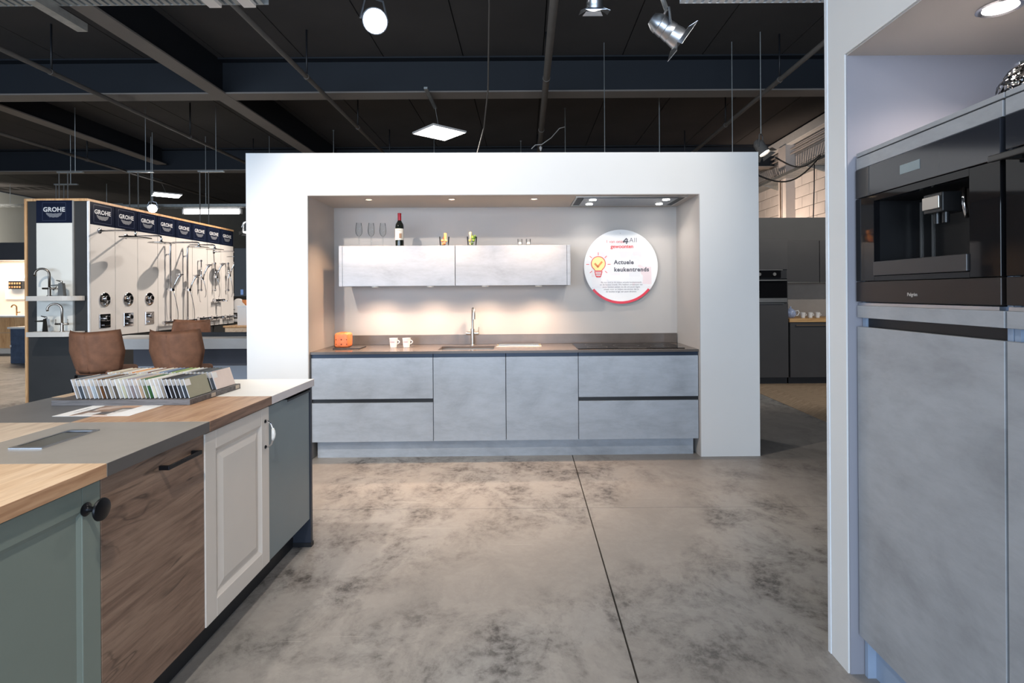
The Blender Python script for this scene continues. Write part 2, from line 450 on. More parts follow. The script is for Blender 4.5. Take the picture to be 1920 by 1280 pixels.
# ---- white kitchen partition with its niche (kitchen frame)
WF = 4.49                        # front face
NX0, NX1, NZ = -1.772, 1.438, 2.164
NB = 5.13
mbw = MB()
mbw.box(-2.272, NX0-.006, WF, 5.26, 0, 2.513)
mbw.box(NX1+.006, 1.934, WF, 5.26, 0, 2.513)
mbw.box(NX0-.006, NX1+.006, WF, 5.26, NZ+.006, 2.513)
mbw.box(NX0-.006, NX1+.006, NB+.006, 5.26, 0, NZ+.006)
wk = K(struct('wall_partition', mbw, WHITE))
lin = MB(); lin.box(NX0-.006, NX0, WF+.001, NB+.006, 0, NZ); obj('niche_lining', lin, NICHE, wk)
lin = MB(); lin.box(NX1, NX1+.006, WF+.001, NB+.006, 0, NZ); obj('niche_lining', lin, NICHE, wk)
lin = MB(); lin.box(NX0-.006, NX1+.006, WF+.001, NB, NZ, NZ+.006); obj('niche_ceiling', lin, NICHE, wk)
lin = MB(); lin.box(NX0, NX1, NB, NB+.006, 0, NZ); obj('niche_back', lin, NICHE, wk)

# ---- white partition on the right with the tall-unit niche
mbr = MB()
mbr.box(1.14, 1.95, 1.945, 2.066, 0, 2.54)
mbr.box(1.14, 1.95, -1.0, .715, 0, 2.54)
mbr.box(1.14, 1.95, .715, 1.945, 2.20, 2.54)
mbr.box(1.86, 1.95, .715, 1.945, 0, 2.20)
wn = struct('wall_niche', mbr, WHITE)
box('niche_lining', (1.146, 1.86, 1.940, 1.945, 0, 2.20), NICHE_DAYTINT, wn)
box('niche_ceiling', (1.146, 1.86, .715, 1.940, 2.194, 2.20), NICHE, wn)
box('corner_bead', (1.137, 1.147, 2.050, 2.068, 0, 2.54), plain('corner_bead_white', srgb(225, 230, 236), .5), wn)

# ================================================================== KITCHEN (kitchen frame, turned with KM at the end)
DF = 4.52     # face of the fronts
def base_unit(x0, x1, drawers, label):
    t = K(thing('kitchen_cabinet', ((x0+x1)/2, 4.8, .14), label, 'cabinet', 'base cabinets of the grey kitchen'))
    box('carcass', (x0+.002, x1-.002, DF+.021, 5.10, .143, .69 if 'left of the pair' in label else .832), LAMI_EDGE, t)
    g = .0025
    if drawers:
        for za, zb in ((.143, .463), (.495, .833)):
            d = box('drawer_front', (x0+g, x1-g, DF, DF+.019, za, zb), LAMI, t, .0012, 1)
        box('grip_channel', (x0+g, x1-g, DF+.012, DF+.022, .464, .494), BLACKP, t)
    else:
        box('door', (x0+g, x1-g, DF, DF+.019, .143, .833), LAMI, t, .0012, 1)
    box('grip_channel', (x0+g, x1-g, DF+.006, DF+.03, .834, .8645), plain('blue_black_profile', srgb(38, 50, 68), .4, .3), t)
X0 = -1.765
base_unit(X0, X0+1.0, True, 'grey concrete-look cabinet with two wide drawers below the orange lantern and mugs')
base_unit(X0+1.0, X0+1.6, False, 'grey concrete-look cabinet with one door below the kitchen tap, left of the pair')
base_unit(X0+1.6, X0+2.2, False, 'grey concrete-look cabinet with one door below the metal drip tray, right of the pair')
base_unit(X0+2.2, X0+3.2, True, 'grey concrete-look cabinet with two wide drawers below the black cooktop')
pl = K(box('plinth_board', (X0+.03, X0+3.17, DF+.055, DF+.075, .0, .142), LAMI)); tag(pl, 'pale grey plinth board under the grey kitchen cabinets', 'plinth')
SX0, SX1, SY0, SY1 = -.74, -.27, 4.62, 4.93        # sink cut-out
wt = MB()
WT0, WT1 = X0-.005, X0+3.2
wt.box(WT0, SX0, DF-.008, 5.125, .865, .885); wt.box(SX1, WT1, DF-.008, 5.125, .865, .885)
wt.box(SX0, SX1, DF-.008, SY0, .865, .885); wt.box(SX0, SX1, SY1, 5.125, .865, .885)
o = K(obj('worktop', wt, STONE)); tag(o, 'dark speckled stone worktop of the grey kitchen', 'worktop')
o = K(box('upstand', (WT0+.003, WT1-.005, 5.108, 5.128, .8855, .975), STONE, bev=.001, seg=1)); tag(o, 'low dark stone upstand along the back wall of the niche', 'upstand')
# sink
t = K(thing('kitchen_sink', (-.505, 4.775, .72), 'undermounted rectangular steel sink in the dark worktop', 'sink'))
sk = MB(); th = .004
sk.box(SX0-.004, SX0, SY0-.004, SY1+.004, .70, .864); sk.box(SX1, SX1+.004, SY0-.004, SY1+.004, .70, .864)
sk.box(SX0, SX1, SY0-.004, SY0, .70, .864); sk.box(SX0, SX1, SY1, SY1+.004, .70, .864); sk.box(SX0, SX1, SY0, SY1, .70, .704)
obj('basin', sk, STEEL, t)
obj('drain', MB().lathe([(0, .006), (.028, .006), (.042, .002), (.045, 0), (0, 0)], (-.505, 4.79, .704), 20), CHROME, t, True)
# tap
TX, TY = -.478, 5.02
t = K(thing('kitchen_tap', (TX, TY, .885), 'brushed steel kitchen tap with a bent spout and two side valves behind the sink', 'tap'))
obj('body', MB().lathe([(0, 0), (.022, 0), (.022, .006), (.0165, .010), (.0165, .128), (.0185, .130), (.0185, .15), (.012, .152), (0, .152)], (TX, TY, .885), 18), STEEL, t, 'auto')
pts = [(TX, TY, 1.03), (TX, TY, 1.19)]
for k in range(1, 9):
    a = PI*k/8; pts.append((TX+.022*(1-math.cos(a))*.45, TY-.045*(1-math.cos(a)), 1.19+.032*math.sin(a)))
pts.append((TX+.02, TY-.09, 1.15))
sp = obj('spout', MB().tube(pts, .0105, 12), STEEL, t, 'auto')
obj('outlet', MB().cyl((TX+.02, TY-.09, 1.125), .0125, .045, 'z', 14), STEEL, sp, 'auto')
for s in (-1, 1):
    h = obj('valve', MB().lathe([(0, 0), (.014, 0), (.0155, .003), (.0155, .040), (.013, .043), (0, .043)], (TX+(.016 if s > 0 else -.059), TY, .993), 16, 'x'), STEEL, t, 'auto')
obj('lever', MB().tube([(TX+.052, TY, 1.005), (TX+.056, TY, 1.05)], .0035, 8), STEEL, t, True)
# drip tray
t = K(thing('drip_tray', (-.06, 4.94, .885), 'flat brushed metal drip tray lying beside the sink', 'tray'))
obj('plate', MB().box(-.255, .145, 4.85, 5.07, .8855, .889, .001, 1), plain('brass_tinted_steel', srgb(214, 206, 180), .33, .9), t)
r_ = MB()
for k in range(9): r_.box(-.235, .125, 4.87+k*.022, 4.876+k*.022, .889, .8915)
obj('ribs', r_, STEEL, t)
# cooktop
t = K(thing('induction_cooktop', (.93, 4.8, .885), 'black glass induction cooktop at the right end of the dark worktop', 'cooktop'))
obj('glass_plate', MB().box(.44, 1.34, 4.575, 5.05, .8852, .891, .002, 2), GLASSB, t)
zl = MB()
for cx, cy, rr in ((.62, 4.70, .085), (.62, 4.92, .075), (.89, 4.81, .11), (1.16, 4.70, .075), (1.16, 4.92, .085)):
    zl.lathe([(rr, 0), (rr+.002, 0), (rr+.002, .0004), (rr, .0004)], (cx, cy, .891), 32, 'z', True)
obj('zone_rings', zl, GREYM, t)
obj('touch_bar', MB().box(.78, 1.02, 4.588, 4.600, .891, .8914), GREYM, t)
# wall cabinets
UF = 4.775
def wall_unit(x0, x1, end, label):
    t = K(thing('wall_cabinet', ((x0+x1)/2, 4.95, 1.425), label, 'cabinet', 'wall cabinets in the niche'))
    box('carcass', (x0+.002, x1-.002, UF+.020, 5.128, 1.432, 1.770), LAMI_EDGE, t)
    box('lift_door', (x0+.0015, x1-.0015, UF, UF+.019, 1.427, 1.777), LAMI, t, .0012, 1)
    xe = (x0-.032, x0) if end < 0 else (x1, x1+.032)
    box('end_panel', (xe[0]+.001, xe[1]-.001, UF+.002, 5.128, 1.426, 1.779), LAMI, t, .001, 1)
    box('top_board', (x0+.002, x1-.002, UF+.02, 5.128, 1.7705, 1.7775), LAMI, t)
    return t
wall_unit(-1.585, -.607, -1, 'pale grey wall cabinet under the wine bottle and stemmed glasses')
wall_unit(-.605, .370, 1, 'pale grey wall cabinet under the two small clear glasses')
for i, (px, lb) in enumerate(((-1.32, 'under the stemmed glasses'), (-.835, 'under the wall cabinet, second from the left'), (-.35, 'just left of the tap spout, third from the left'), (.125, 'at the right end of the wall cabinets'))):
    t = K(thing('cabinet_light', (px, UF+.075, 1.41), 'small white puck light ' + lb, 'lamp', 'puck lights under the wall cabinets'))
    obj('housing', MB().lathe([(0, 1.4315), (.032, 1.4315), (.032, 1.424), (.030, 1.418), (.024, 1.418), (.024, 1.420), (0, 1.420)], (px, UF+.075, 0), 20), plain('white_plastic', srgb(232, 228, 220), .4), t, 'auto')
    obj('lens', MB().cyl((px, UF+.075, 1.4185), .0235, .001, 'z', 20), emit('puck_glow', (1, .82, .62), 3), t)
    spot('puck_light', (px, UF+.075, 1.412), (px, UF+.10, .88), 26, (1.0, .71, .51), 142, 1.0, .02, True)
# downlights in the niche ceiling
def downlight(name, x, y, z, rad, label, group, glow, kitchen=True):
    t = thing(name, (x, y, z), label, 'lamp', group)
    if kitchen: K(t)
    obj('bezel', MB().lathe([(rad, 0), (rad*1.35, 0), (rad*1.35, -.004), (rad*1.2, -.007), (rad, -.004)], (x, y, z), 24, 'z', True), CHROME, t, 'auto')
    obj('lens', MB().cyl((x, y, z-.003), rad*.99, .002, 'z', 24), glow, t)
    return t
for px, lb in ((-1.32, 'warm ceiling downlight above the stemmed glasses'), (-.618, 'warm ceiling downlight above the spice glasses'), (.082, 'warm ceiling downlight above the small clear glasses')):
    downlight('downlight', px, 4.66, NZ-.0005, .026, lb, 'downlights in the niche ceiling', emit('down_glow', (1, .72, .46), 3.5))
    spot('downlight_beam', (px, 4.66, NZ-.02), (px, 4.68, 1.0), 50, (1, .62, .36), 110, .9, .025, True)
# flush extractor hood
t = K(thing('extractor_hood', (.90, 4.79, NZ), 'flush steel extractor hood with four lamps in the niche ceiling', 'hood'))
obj('panel', MB().box(.50, 1.30, 4.60, 4.99, NZ-.012, NZ-.004, .001, 1), plain('hood_steel', srgb(150, 152, 156), .3, .9), t)
fr = MB(); fr.box(.43, 1.37, 4.56, 4.575, NZ-.008, NZ); fr.box(.43, 1.37, 5.015, 5.03, NZ-.008, NZ); fr.box(.43, .445, 4.575, 5.015, NZ-.008, NZ); fr.box(1.355, 1.37, 4.575, 5.015, NZ-.008, NZ)
obj('frame', fr, STEEL, t)
obj('suction_slot', MB().box(.445, 1.355, 4.575, 5.015, NZ-.0035, NZ-.0005), BLACKP, t)
bt = MB()
for k in range(5): bt.cyl((.86+k*.022, 4.63, NZ-.0135), .004, .002, 'z', 10)
obj('buttons', bt, plain('white_button', srgb(230, 230, 230), .4), t)
for hx in (.585, 1.215):
    for hy in (4.67, 4.90):
        l_ = obj('hood_lamp', MB().cyl((hx, hy, NZ-.0145), .030, .003, 'z', 20), emit('hood_glow', (1, .97, .92), 30), t)
        spot('hood_beam', (hx, hy, NZ-.02), (hx, hy+.08, 1.0), 6.5, (1, .93, .85), 120, .9, .03, True)

# ---- round sign (kitchen frame)
SGX, SGZ, SGR = .905, 1.600, .346
SGY = 5.095
m, nt, b = newmat('sign_print')
v = nt.nodes.new('ShaderNodeTexVoronoi'); v.distance = 'CHEBYCHEV'; v.inputs['Scale'].default_value = 9
nt.links.new(coords(nt, (1, 1, 1.4)), v.inputs['Vector'])
hs = ramp(nt, v.outputs['Color'], [(.2, srgb(212, 212, 216)), (.5, srgb(228, 228, 228)), (.8, srgb(224, 208, 210))]).outputs[0]
nt.links.new(hs, b.inputs['Base Color']); setb(b, Roughness=.35)
t = K(thing('round_sign', (SGX, SGY, SGZ-SGR), 'round white sign with a light bulb drawing on the niche wall', 'sign'))
obj('disc', MB().lathe([(0, 0), (SGR-.001, 0), (SGR, .001), (SGR, .011), (0, .011)], (SGX, SGY, SGZ), 72, 'y'), plain('sign_white', srgb(228, 228, 228), .35, var=.005), t, 'auto')
obj('spacer', MB().cyl((SGX, SGY+.011, SGZ), .03, .023, 'y', 12), ALU, t)
pn = MB(); n = 40
ca = math.radians(218); 
obj('printed_panel', MB().box(SGX-.275, SGX+.285, SGY-.0008, SGY-.0002, SGZ-.20, SGZ+.14), m, t)
RED = plain('sign_red', srgb(214, 60, 78), .4); PINK = plain('sign_coral', srgb(226, 92, 92), .4); INK = plain('sign_grey_ink', srgb(92, 90, 98), .4)
INKL = plain('sign_light_ink', srgb(128, 124, 132), .4); YEL = plain('sign_yellow', srgb(252, 226, 150), .4)
def arc_band(cx, cz, r0, r1, a0, a1, y, n=32, th=.0012):
    mb = MB(); A = []
    for k in range(n+1):
        a = a0+(a1-a0)*k/n; A.append((cx+r1*math.cos(a), cz+r1*math.sin(a)))
    for k in range(n+1):
        a = a1+(a0-a1)*k/n; A.append((cx+r0*math.cos(a), cz+r0*math.sin(a)))
    for k in range(n):
        q = [A[k], A[k+1], A[2*n-k], A[2*n+1-k]]
        mb.prism([(p[0], p[1]) for p in q], 'y', y-th, y)
    return mb
obj('red_arc', arc_band(SGX, SGZ, SGR-.022, SGR+.0005, math.radians(219), math.radians(321), SGY), RED, t)
def sign_text(name, s, size, dx, dz, mat, align='CENTER', bold=0.0, spacing=1.0):
    mb = text_mb(s, size, .0005, align, bold, spacing).xf(FACE_Y)
    o = obj(name, mb.xf(Matrix.Translation((SGX+dx, SGY-.0014, SGZ+dz))), mat, t); o['kind'] = 'stuff'; return o
s_ = SGR/590.0      # crop pixels of the sign to metres
def P(px, py): return ((px-632)*s_, (640-py)*s_)
x, z = P(392, 262); sign_text('lettering', '1 van onze', .040, x, z, PINK, 'LEFT')
x, z = P(764, 254); sign_text('lettering', 'All', .062, x, z, INKL, 'LEFT', 0, 1.1)
x, z = P(650, 344); sign_text('lettering', 'gewoonten', .047, x, z, PINK, 'CENTER', .0012)
x, z = P(520, 600); sign_text('lettering', 'Actuele', .054, x, z, INK, 'LEFT', .0019, 1.10)
x, z = P(520, 716); sign_text('lettering', 'keukentrends', .054, x, z, INK, 'LEFT', .0019, 1.10)
for k, ln in enumerate(('Bij ons vind je de meest actuele keukentrends', 'en de laatste trends. Wij hebben ontwerpen van',
                        'jouw keuken zetten we dit om jouw eigen', 'smaak voor en helpen we ervoor dat je', 'de keuken krijgt van jouw dromen.')):
    x, z = P(635, 900+k*37); sign_text('small_print', ln, .0205, x, z, INKL, 'CENTER')
# light bulb drawing
bulb = thing('bulb_drawing', (SGX, SGY, SGZ)); bulb.parent = t; bulb.location = Vector((SGX, SGY, SGZ))-origin(t)
bx_, bz_ = P(270, 590); bx_ += SGX; bz_ += SGZ; rb = 112*s_
poly = []
for k in range(29):
    a = math.radians(-52+284*k/28); poly.append((bx_+rb*math.cos(a), bz_+rb*math.sin(a)))
nk = bz_-rb-.0
poly += [(bx_-rb*.45, bz_-rb*1.02), (bx_+rb*.45, bz_-rb*1.02)]
obj('bulb_fill', MB().prism(poly, 'y', SGY-.0014, SGY-.0003), YEL, bulb)
def stroke(name, pts, wd, mat, parent=None):
    mb = MB()
    for a, c in zip(pts[:-1], pts[1:]):
        d = Vector((c[0]-a[0], c[1]-a[1])); 
        if d.length < 1e-6: continue
        d.normalize(); nrm = Vector((-d.y, d.x))*wd/2; e = d*wd*.3
        q = [(a[0]-e.x+nrm.x, a[1]-e.y+nrm.y), (a[0]-e.x-nrm.x, a[1]-e.y-nrm.y), (c[0]+e.x-nrm.x, c[1]+e.y-nrm.y), (c[0]+e.x+nrm.x, c[1]+e.y+nrm.y)]
        mb.prism(q, 'y', SGY-.0022, SGY-.0014)
    return obj(name, mb, mat, parent or bulb)
ORG_ = plain('sign_orange', srgb(228, 140, 84), .4)
stroke('bulb_outline', poly+[poly[0]], .0075, PINK)
q = lambda px, py: (SGX+P(px, py)[0], SGZ+P(px, py)[1])
f4 = stroke('figure_four', [q(722, 192), q(672, 243), q(746, 243)], .0115, INK, t); stroke('figure_stem', [q(735, 205), q(722, 274)], .0115, INK, f4)
stroke('tick', [q(218, 592), q(262, 640), q(326, 565)], .018, ORG_)
for k, (wd) in enumerate((58, 52, 40)):
    stroke('bulb_base', [q(270-wd, 722+k*34), q(270+wd, 722+k*34)], .0075, PINK)
stroke('bulb_base', [q(212, 715), q(232, 790), q(245, 805), q(298, 805), q(308, 790), q(330, 715)], .0075, PINK)
for a, c in (((270, 415), (270, 455)), ((135, 470), (165, 498)), ((403, 470), (375, 498)), ((80, 602), (120, 602)), ((420, 602), (462, 602)), ((137, 737), (168, 710)), ((408, 737), (378, 710))):
    stroke('ray', [q(*a), q(*c)], .006, PINK)
obj('fixing_screw', MB().cyl((SGX-.004, SGY-.003, SGZ+SGR-.035), .004, .003, 'y', 10), STEEL, t)

# ---- things on the worktop
ORANGE = plain('orange_ceramic', srgb(232, 122, 70), .5, var=.15, scale=30)
t = K(thing('slate_plate', (-1.53, 4.83, .885), 'thin black slate plate under the orange lantern', 'plate'))
obj('slab', MB().box(-1.655, -1.425, 4.72, 4.93, .8855, .8955, .002, 1), plain('slate', srgb(56, 54, 56), .7, var=.2, scale=20), t)
ft = MB()
for fx in (-1.64, -1.44):
    for fy in (4.735, 4.915): ft.cyl((fx, fy, .885), .008, .002, 'z', 8)
obj('foot', ft, BLACKP, t)
lx, ly, lz = -1.59, 4.815, .896
t = K(thing('lantern', (lx, ly, lz), 'rounded orange cube lantern with small holes on a slate plate', 'lantern'))
obj('shell', MB().box(lx-.063, lx+.063, ly-.063, ly+.063, lz, lz+.128, .022, 4), ORANGE, t, True)
hb = MB()
for hx in (-.045, 0, .045):
    for hz in (.03, .07): hb.cyl((lx+hx, ly-.0645, lz+hz), .006 if hx == 0 else .0045, .003, 'y', 10)
obj('holes', hb, plain('lantern_hole', srgb(120, 44, 24), .8), t)
obj('rim', MB().lathe([(.026, 0), (.032, 0), (.032, .006), (.026, .006)], (lx, ly, lz+.126), 24, 'z', True), ORANGE, t, 'auto')
def mug(mx, my, mz, label, group, printed=True, kitchen=True, s=1.0, lying=0.0):
    t = thing('coffee_mug', (mx, my, mz), label, 'mug', group)
    if kitchen: K(t)
    wm = plain('white_china', srgb(238, 236, 232), .25, var=.01)
    prof = [(0, 0), (.026, 0), (.028, .002), (.032, .04), (.036, .078), (.0375, .082), (.0355, .082), (.033, .074), (.029, .012), (0, .008)]
    obj('cup', MB().lathe([(r*s, h*s) for r, h in prof], (mx, my, mz), 28), wm, t, 'auto')
    hp = [(mx+s*(.033+.020*math.sin(PI*k/8)), my, mz+s*(.066-.036*k/8)) for k in range(9)]
    obj('handle', MB().tube(hp, .0042*s, 8), wm, t, True)
    if printed:
        obj('print', text_mb('KEUKEN', .011, .0003, 'CENTER', .0003).xf(FACE_Y).xf(Matrix.Translation((mx-.002, my-.0338, mz+.046))), plain('mug_print', srgb(190, 130, 130), .5), t)
    return t
mug(-1.165, 4.86, .8852, 'white china mug on the dark worktop, nearer the orange lantern', 'mugs on the worktop')
mug(-1.05, 4.86, .8852, 'white china mug on the dark worktop, nearer the tap', 'mugs on the worktop')

# ---- things on the wall cabinets
TZ = 1.779
def flute(x, y, label):
    t = K(thing('stemmed_glass', (x, y, TZ), label, 'glass', 'stemmed glasses on the wall cabinet'))
    obj('bowl', MB().lathe([(.0045, .085), (.014, .092), (.026, .112), (.029, .135), (.027, .165), (.022, .205), (.0205, .205), (.0255, .165), (.0275, .135), (.0245, .113), (.013, .0945), (0, .089)], (x, y, TZ), 20), GLASS, t, True)
    obj('stem', MB().lathe([(0, 0), (.027, 0), (.027, .0015), (.008, .005), (.0045, .012), (.0065, .05), (.0045, .086), (0, .086)], (x, y, TZ), 16), GLASS, t, True)
flute(-1.455, 4.83, 'clear stemmed glass, farthest from the wine bottle')
flute(-1.35, 4.84, 'clear stemmed glass, middle of the row of three')
flute(-1.25, 4.85, 'clear stemmed glass, next to the wine bottle')
bx0, by0 = -1.105, 4.86
t = K(thing('wine_bottle', (bx0, by0, TZ), 'dark wine bottle with red capsule and white label on the wall cabinet', 'bottle'))
obj('glass_body', MB().lathe([(0, .004), (.03, 0), (.0365, .004), (.037, .02), (.037, .175), (.034, .195), (.022, .215), (.0155, .228), (.0145, .245), (.0145, .29), (0, .29)], (bx0, by0, TZ), 28), plain('dark_bottle_glass', (.006, .009, .007), .06, var=0), t, 'auto')
obj('capsule', MB().lathe([(.0152, .228), (.0156, .23), (.0156, .284), (.017, .285), (.017, .292), (.015, .294), (0, .294)], (bx0, by0, TZ), 24), plain('red_foil', srgb(176, 24, 38), .35, .2), t, 'auto')
lb = MB(); n = 16
for k in range(n):
    a0 = math.radians(195+150*k/n); a1 = math.radians(195+150*(k+1)/n); R0 = .0373; R1 = .0378
    lb.prism([(bx0+R0*math.cos(a0), by0+R0*math.sin(a0)), (bx0+R1*math.cos(a0), by0+R1*math.sin(a0)), (bx0+R1*math.cos(a1), by0+R1*math.sin(a1)), (bx0+R0*math.cos(a1), by0+R0*math.sin(a1))], 'z', TZ+.055, TZ+.155)
lo = obj('paper_label', lb, plain('bottle_label', srgb(226, 220, 206), .6), t)
obj('label_picture', MB().box(bx0+.004, bx0+.026, by0-.0386, by0-.0330, TZ+.070, TZ+.112), plain('label_brown', srgb(120, 96, 76), .6, var=.5, scale=120), lo)
obj('label_text', text_mb('CHATEAU', .0085, .0003).xf(FACE_Y).xf(Matrix.Translation((bx0-.002, by0-.0385, TZ+.135))), plain('label_ink', srgb(90, 80, 76), .6), lo)
def spice_glass(x, y, label, kind):
    t = K(thing('spice_glass', (x, y, TZ), label, 'glass', 'spice glasses on the wall cabinet'))
    obj('tumbler', MB().lathe([(0, 0), (.036, 0), (.039, .004), (.046, .082), (.044, .082), (.037, .008), (0, .006)], (x, y, TZ), 24), GLASS, t, True)
    cols = [srgb(226, 150, 90), srgb(232, 180, 110), srgb(206, 110, 70), srgb(240, 200, 150)] if kind == 0 else [srgb(120, 150, 60), srgb(230, 210, 150), srgb(80, 110, 60), srgb(120, 120, 150), srgb(200, 180, 90)]
    for i in range(7):
        a = i*2.4; rr = .018 if i else 0
        h = .016+.006*(i % 3)
        cx, cy, cz = x+rr*math.cos(a), y+rr*math.sin(a), TZ+.010+.026*(i//3)
        obj('sweet', MB().lathe([(0, 0), (.010, .003), (.0125, .012), (.010, .021), (0, .024)], (cx, cy, cz), 10), plain('sweet_%d_%d' % (kind, i % len(cols)), cols[i % len(cols)], .5), t, True)
    if kind == 0:
        obj('cork', MB().lathe([(0, 0), (.012, 0), (.013, .065), (.011, .068), (0, .068)], (x+.008, y, TZ+.048), 14), plain('cork', srgb(196, 140, 92), .8, var=.2, scale=90), t, 'auto')
    else:
        obj('figurine', MB().lathe([(0, 0), (.010, .004), (.009, .04), (.014, .05), (.013, .066), (0, .074)], (x-.012, y, TZ+.055), 14), plain('cream_figure', srgb(228, 206, 170), .6, var=.2, scale=70), t, True)
        lf = MB()
        for k in range(6):
            a = k*1.05; c = Vector((x+.016, y, TZ+.05)); tip = c+Vector((.018*math.cos(a), .018*math.sin(a), .05))
            lf.tube([c, (c+tip)/2+Vector((.004*math.cos(a), .004*math.sin(a), 0)), tip], [.003, .008, .001], 6)
        obj('leaves', lf, plain('herb_green', srgb(110, 144, 54), .6, var=.3, scale=60), t)
spice_glass(-.71, 4.86, 'tumbler of orange sweets with a cork in it on the wall cabinet', 0)
spice_glass(-.465, 4.86, 'tumbler of green leaves and a cream figurine on the wall cabinet', 1)
for x, lb in ((-.04, 'small clear shot glass on the wall cabinet, left of the two'), (.035, 'small clear shot glass on the wall cabinet, right of the two')):
    t = K(thing('shot_glass', (x, 4.84, TZ), lb, 'glass', 'shot glasses on the wall cabinet'))
    obj('tumbler', MB().lathe([(0, 0), (.017, 0), (.018, .004), (.021, .058), (.0195, .058), (.0165, .014), (0, .012)], (x, 4.84, TZ), 18), GLASS, t, True)
    obj('tealight', MB().lathe([(0, 0), (.014, 0), (.014, .016), (.012, .018), (0, .017)], (x, 4.84, TZ+.0125), 14), plain('white_wax', srgb(240, 236, 228), .5), t, 'auto')

# ================================================================== SAMPLE ISLAND on the left
IX = -1.153; ITOP = .90; DX = -1.168
YB = [.52, 1.01, 1.502, 1.991, 2.48, 2.977]
GREYT = concrete_laminate('grey_stone_laminate', srgb(148, 144, 139), .10, .33, 1.6)
DGREY = concrete_laminate('dark_slate_laminate', srgb(104, 104, 106), .14, .4, 1.6)
WTOP = plain('white_worktop', srgb(226, 224, 220), .35, var=.02)
GREEN = plain('sage_green_lacquer', srgb(122, 132, 124), .45, var=.02)
TEAL = plain('blue_grey_lacquer', srgb(118, 130, 134), .4, var=.02)
CREAM = plain('cream_lacquer', srgb(214, 206, 198), .4, var=.015)
NAVY = plain('dark_navy_panel', srgb(40, 46, 58), .5)
EDGES = [wood('oak_edge_near', srgb(160, 122, 96), srgb(172, 134, 106), srgb(128, 92, 70), 'y', .5, knots=False), wood('light_oak_edge_dimmed', srgb(190, 146, 110), srgb(204, 162, 126), srgb(158, 114, 82), 'y', .5, knots=False),  # front edges darker than tops; light oak's lesser light is put into its colour
         concrete_laminate('charcoal_edge', srgb(92, 88, 86), .12, .45), wood('brown_oak_edge', srgb(126, 98, 82), srgb(140, 112, 94), srgb(98, 74, 62), 'y', .5, knots=False), plain('white_edge_band', srgb(206, 200, 202), .4)]
tops_f = [(OAK, 'oak worktop panel nearest the camera on the sample island', 'oakn'), (OAKL, 'light oak worktop panel at the island front, above the sage green door', 0),
          (GREYT, 'grey stone-look worktop panel with the socket box let in', 0), (OAK, 'oak worktop panel at the island front, beside the swatch boards', 0), (WTOP, 'white worktop panel at the far front corner of the island', 0)]
tops_b = [(DGREY, 'dark slate worktop panel at the back of the island nearest the camera', 0), (OAKP, 'pale wood worktop panel at the back, level with the sage green door', 0), (OAKP, 'pale ash worktop panel at the back of the island behind the socket box', 0),
          (DGREY, 'dark slate worktop panel at the back of the island under the brochure corner', 0), (OAKL, 'light oak worktop panel at the far back corner of the island', 0)]
for i in range(5):
    for row, (xa, xb) in ((tops_f, (IX, -1.66)), (tops_b, (-1.66, -2.155))):
        mt, lb, _ = row[i]
        y1 = YB[i+1]
        o = box('sample_worktop', (xa, xb, YB[i]+.0006, y1-.0006, ITOP-.038, ITOP), mt, None, .0012, 1)
        tag(o, lb, 'worktop', 'worktop samples on the island')
        if xa == IX:
            box('edge_band', (IX, IX+.0008, YB[i]+.0016, y1-.0016, ITOP-.0372, ITOP-.0008), EDGES[i], o)
def carcass(t, ya, yb):
    box('carcass', (DX-.0215, -2.13, ya+.002, yb-.002, .15, ITOP-.039), plain('island_carcass', srgb(84, 84, 86), .6), t)
def shaker(t, ya, yb, mt, stile, rec=.008, raised=False):
    z0, z1 = .153, .855; xf, xb = DX, DX-.020
    if raised: xf = DX+.004
    d = MB()
    d.box(xb, xf, ya, ya+stile, z0, z1, .002, 2); d.box(xb, xf, yb-stile, yb, z0, z1, .002, 2)
    d.box(xb, xf, ya+stile, yb-stile, z0, z0+stile, .002, 2); d.box(xb, xf, ya+stile, yb-stile, z1-stile, z1, .002, 2)
    dr = obj('door', d, mt, t)
    p0, p1, q0, q1 = ya+stile-.001, yb-stile+.001, z0+stile-.001, z1-stile+.001
    box('panel', (xb+.002, xf-rec, p0, p1, q0, q1), mt, dr)
    def ring(name, o0, o1, xa, xbk):      # sloping moulding ring
        mb = MB(); A = []; B = []
        for (o_, x_, L) in ((o0, xa, A), (o1, xbk, B)):
            for (yy, zz) in ((p0+o_, q0+o_), (p1-o_, q0+o_), (p1-o_, q1-o_), (p0+o_, q1-o_)): L.append(mb.bm.verts.new((x_, yy, zz)))
        C = [mb.bm.verts.new((xb+.003, v.co.y, v.co.z)) for v in A]; D = [mb.bm.verts.new((xb+.003, v.co.y, v.co.z)) for v in B]
        for k in range(4):
            k2 = (k+1) % 4
            mb.bm.faces.new((A[k], A[k2], B[k2], B[k])); mb.bm.faces.new((B[k], B[k2], D[k2], D[k])); mb.bm.faces.new((D[k], D[k2], C[k2], C[k])); mb.bm.faces.new((C[k], C[k2], A[k2], A[k]))
        obj(name, mb, mt, dr)
    if raised:
        ring('moulding', .0, .016, xf-.001, xf-rec); 
        ring('moulding', .020, .052, xf-rec-.001, xf-.002)
        box('raised_field', (xb+.002, xf-.002, p0+.051, p1-.051, q0+.051, q1-.051), mt, dr, .001, 1)
    else:
        ring('moulding', .0, .012, xf-.002, xf-rec)
    return dr
def knob(t, y, z, x=DX):
    d = obj('knob', MB().lathe([(0, 0), (.017, 0), (.018, .003), (.010, .007), (.007, .012), (.007, .030), (.012, .036), (.028, .039), (.030, .042), (.0285, .046), (.018, .049), (0, .0495)], (x, y, z), 28, 'x'), BLACKM, t, 'auto')
    return d
t = thing('sample_cabinet', (-1.6, (YB[0]+YB[1])/2, .15), 'island cabinet with the plain cream door nearest the camera', 'cabinet', 'sample cabinets of the island'); carcass(t, YB[0], YB[1])
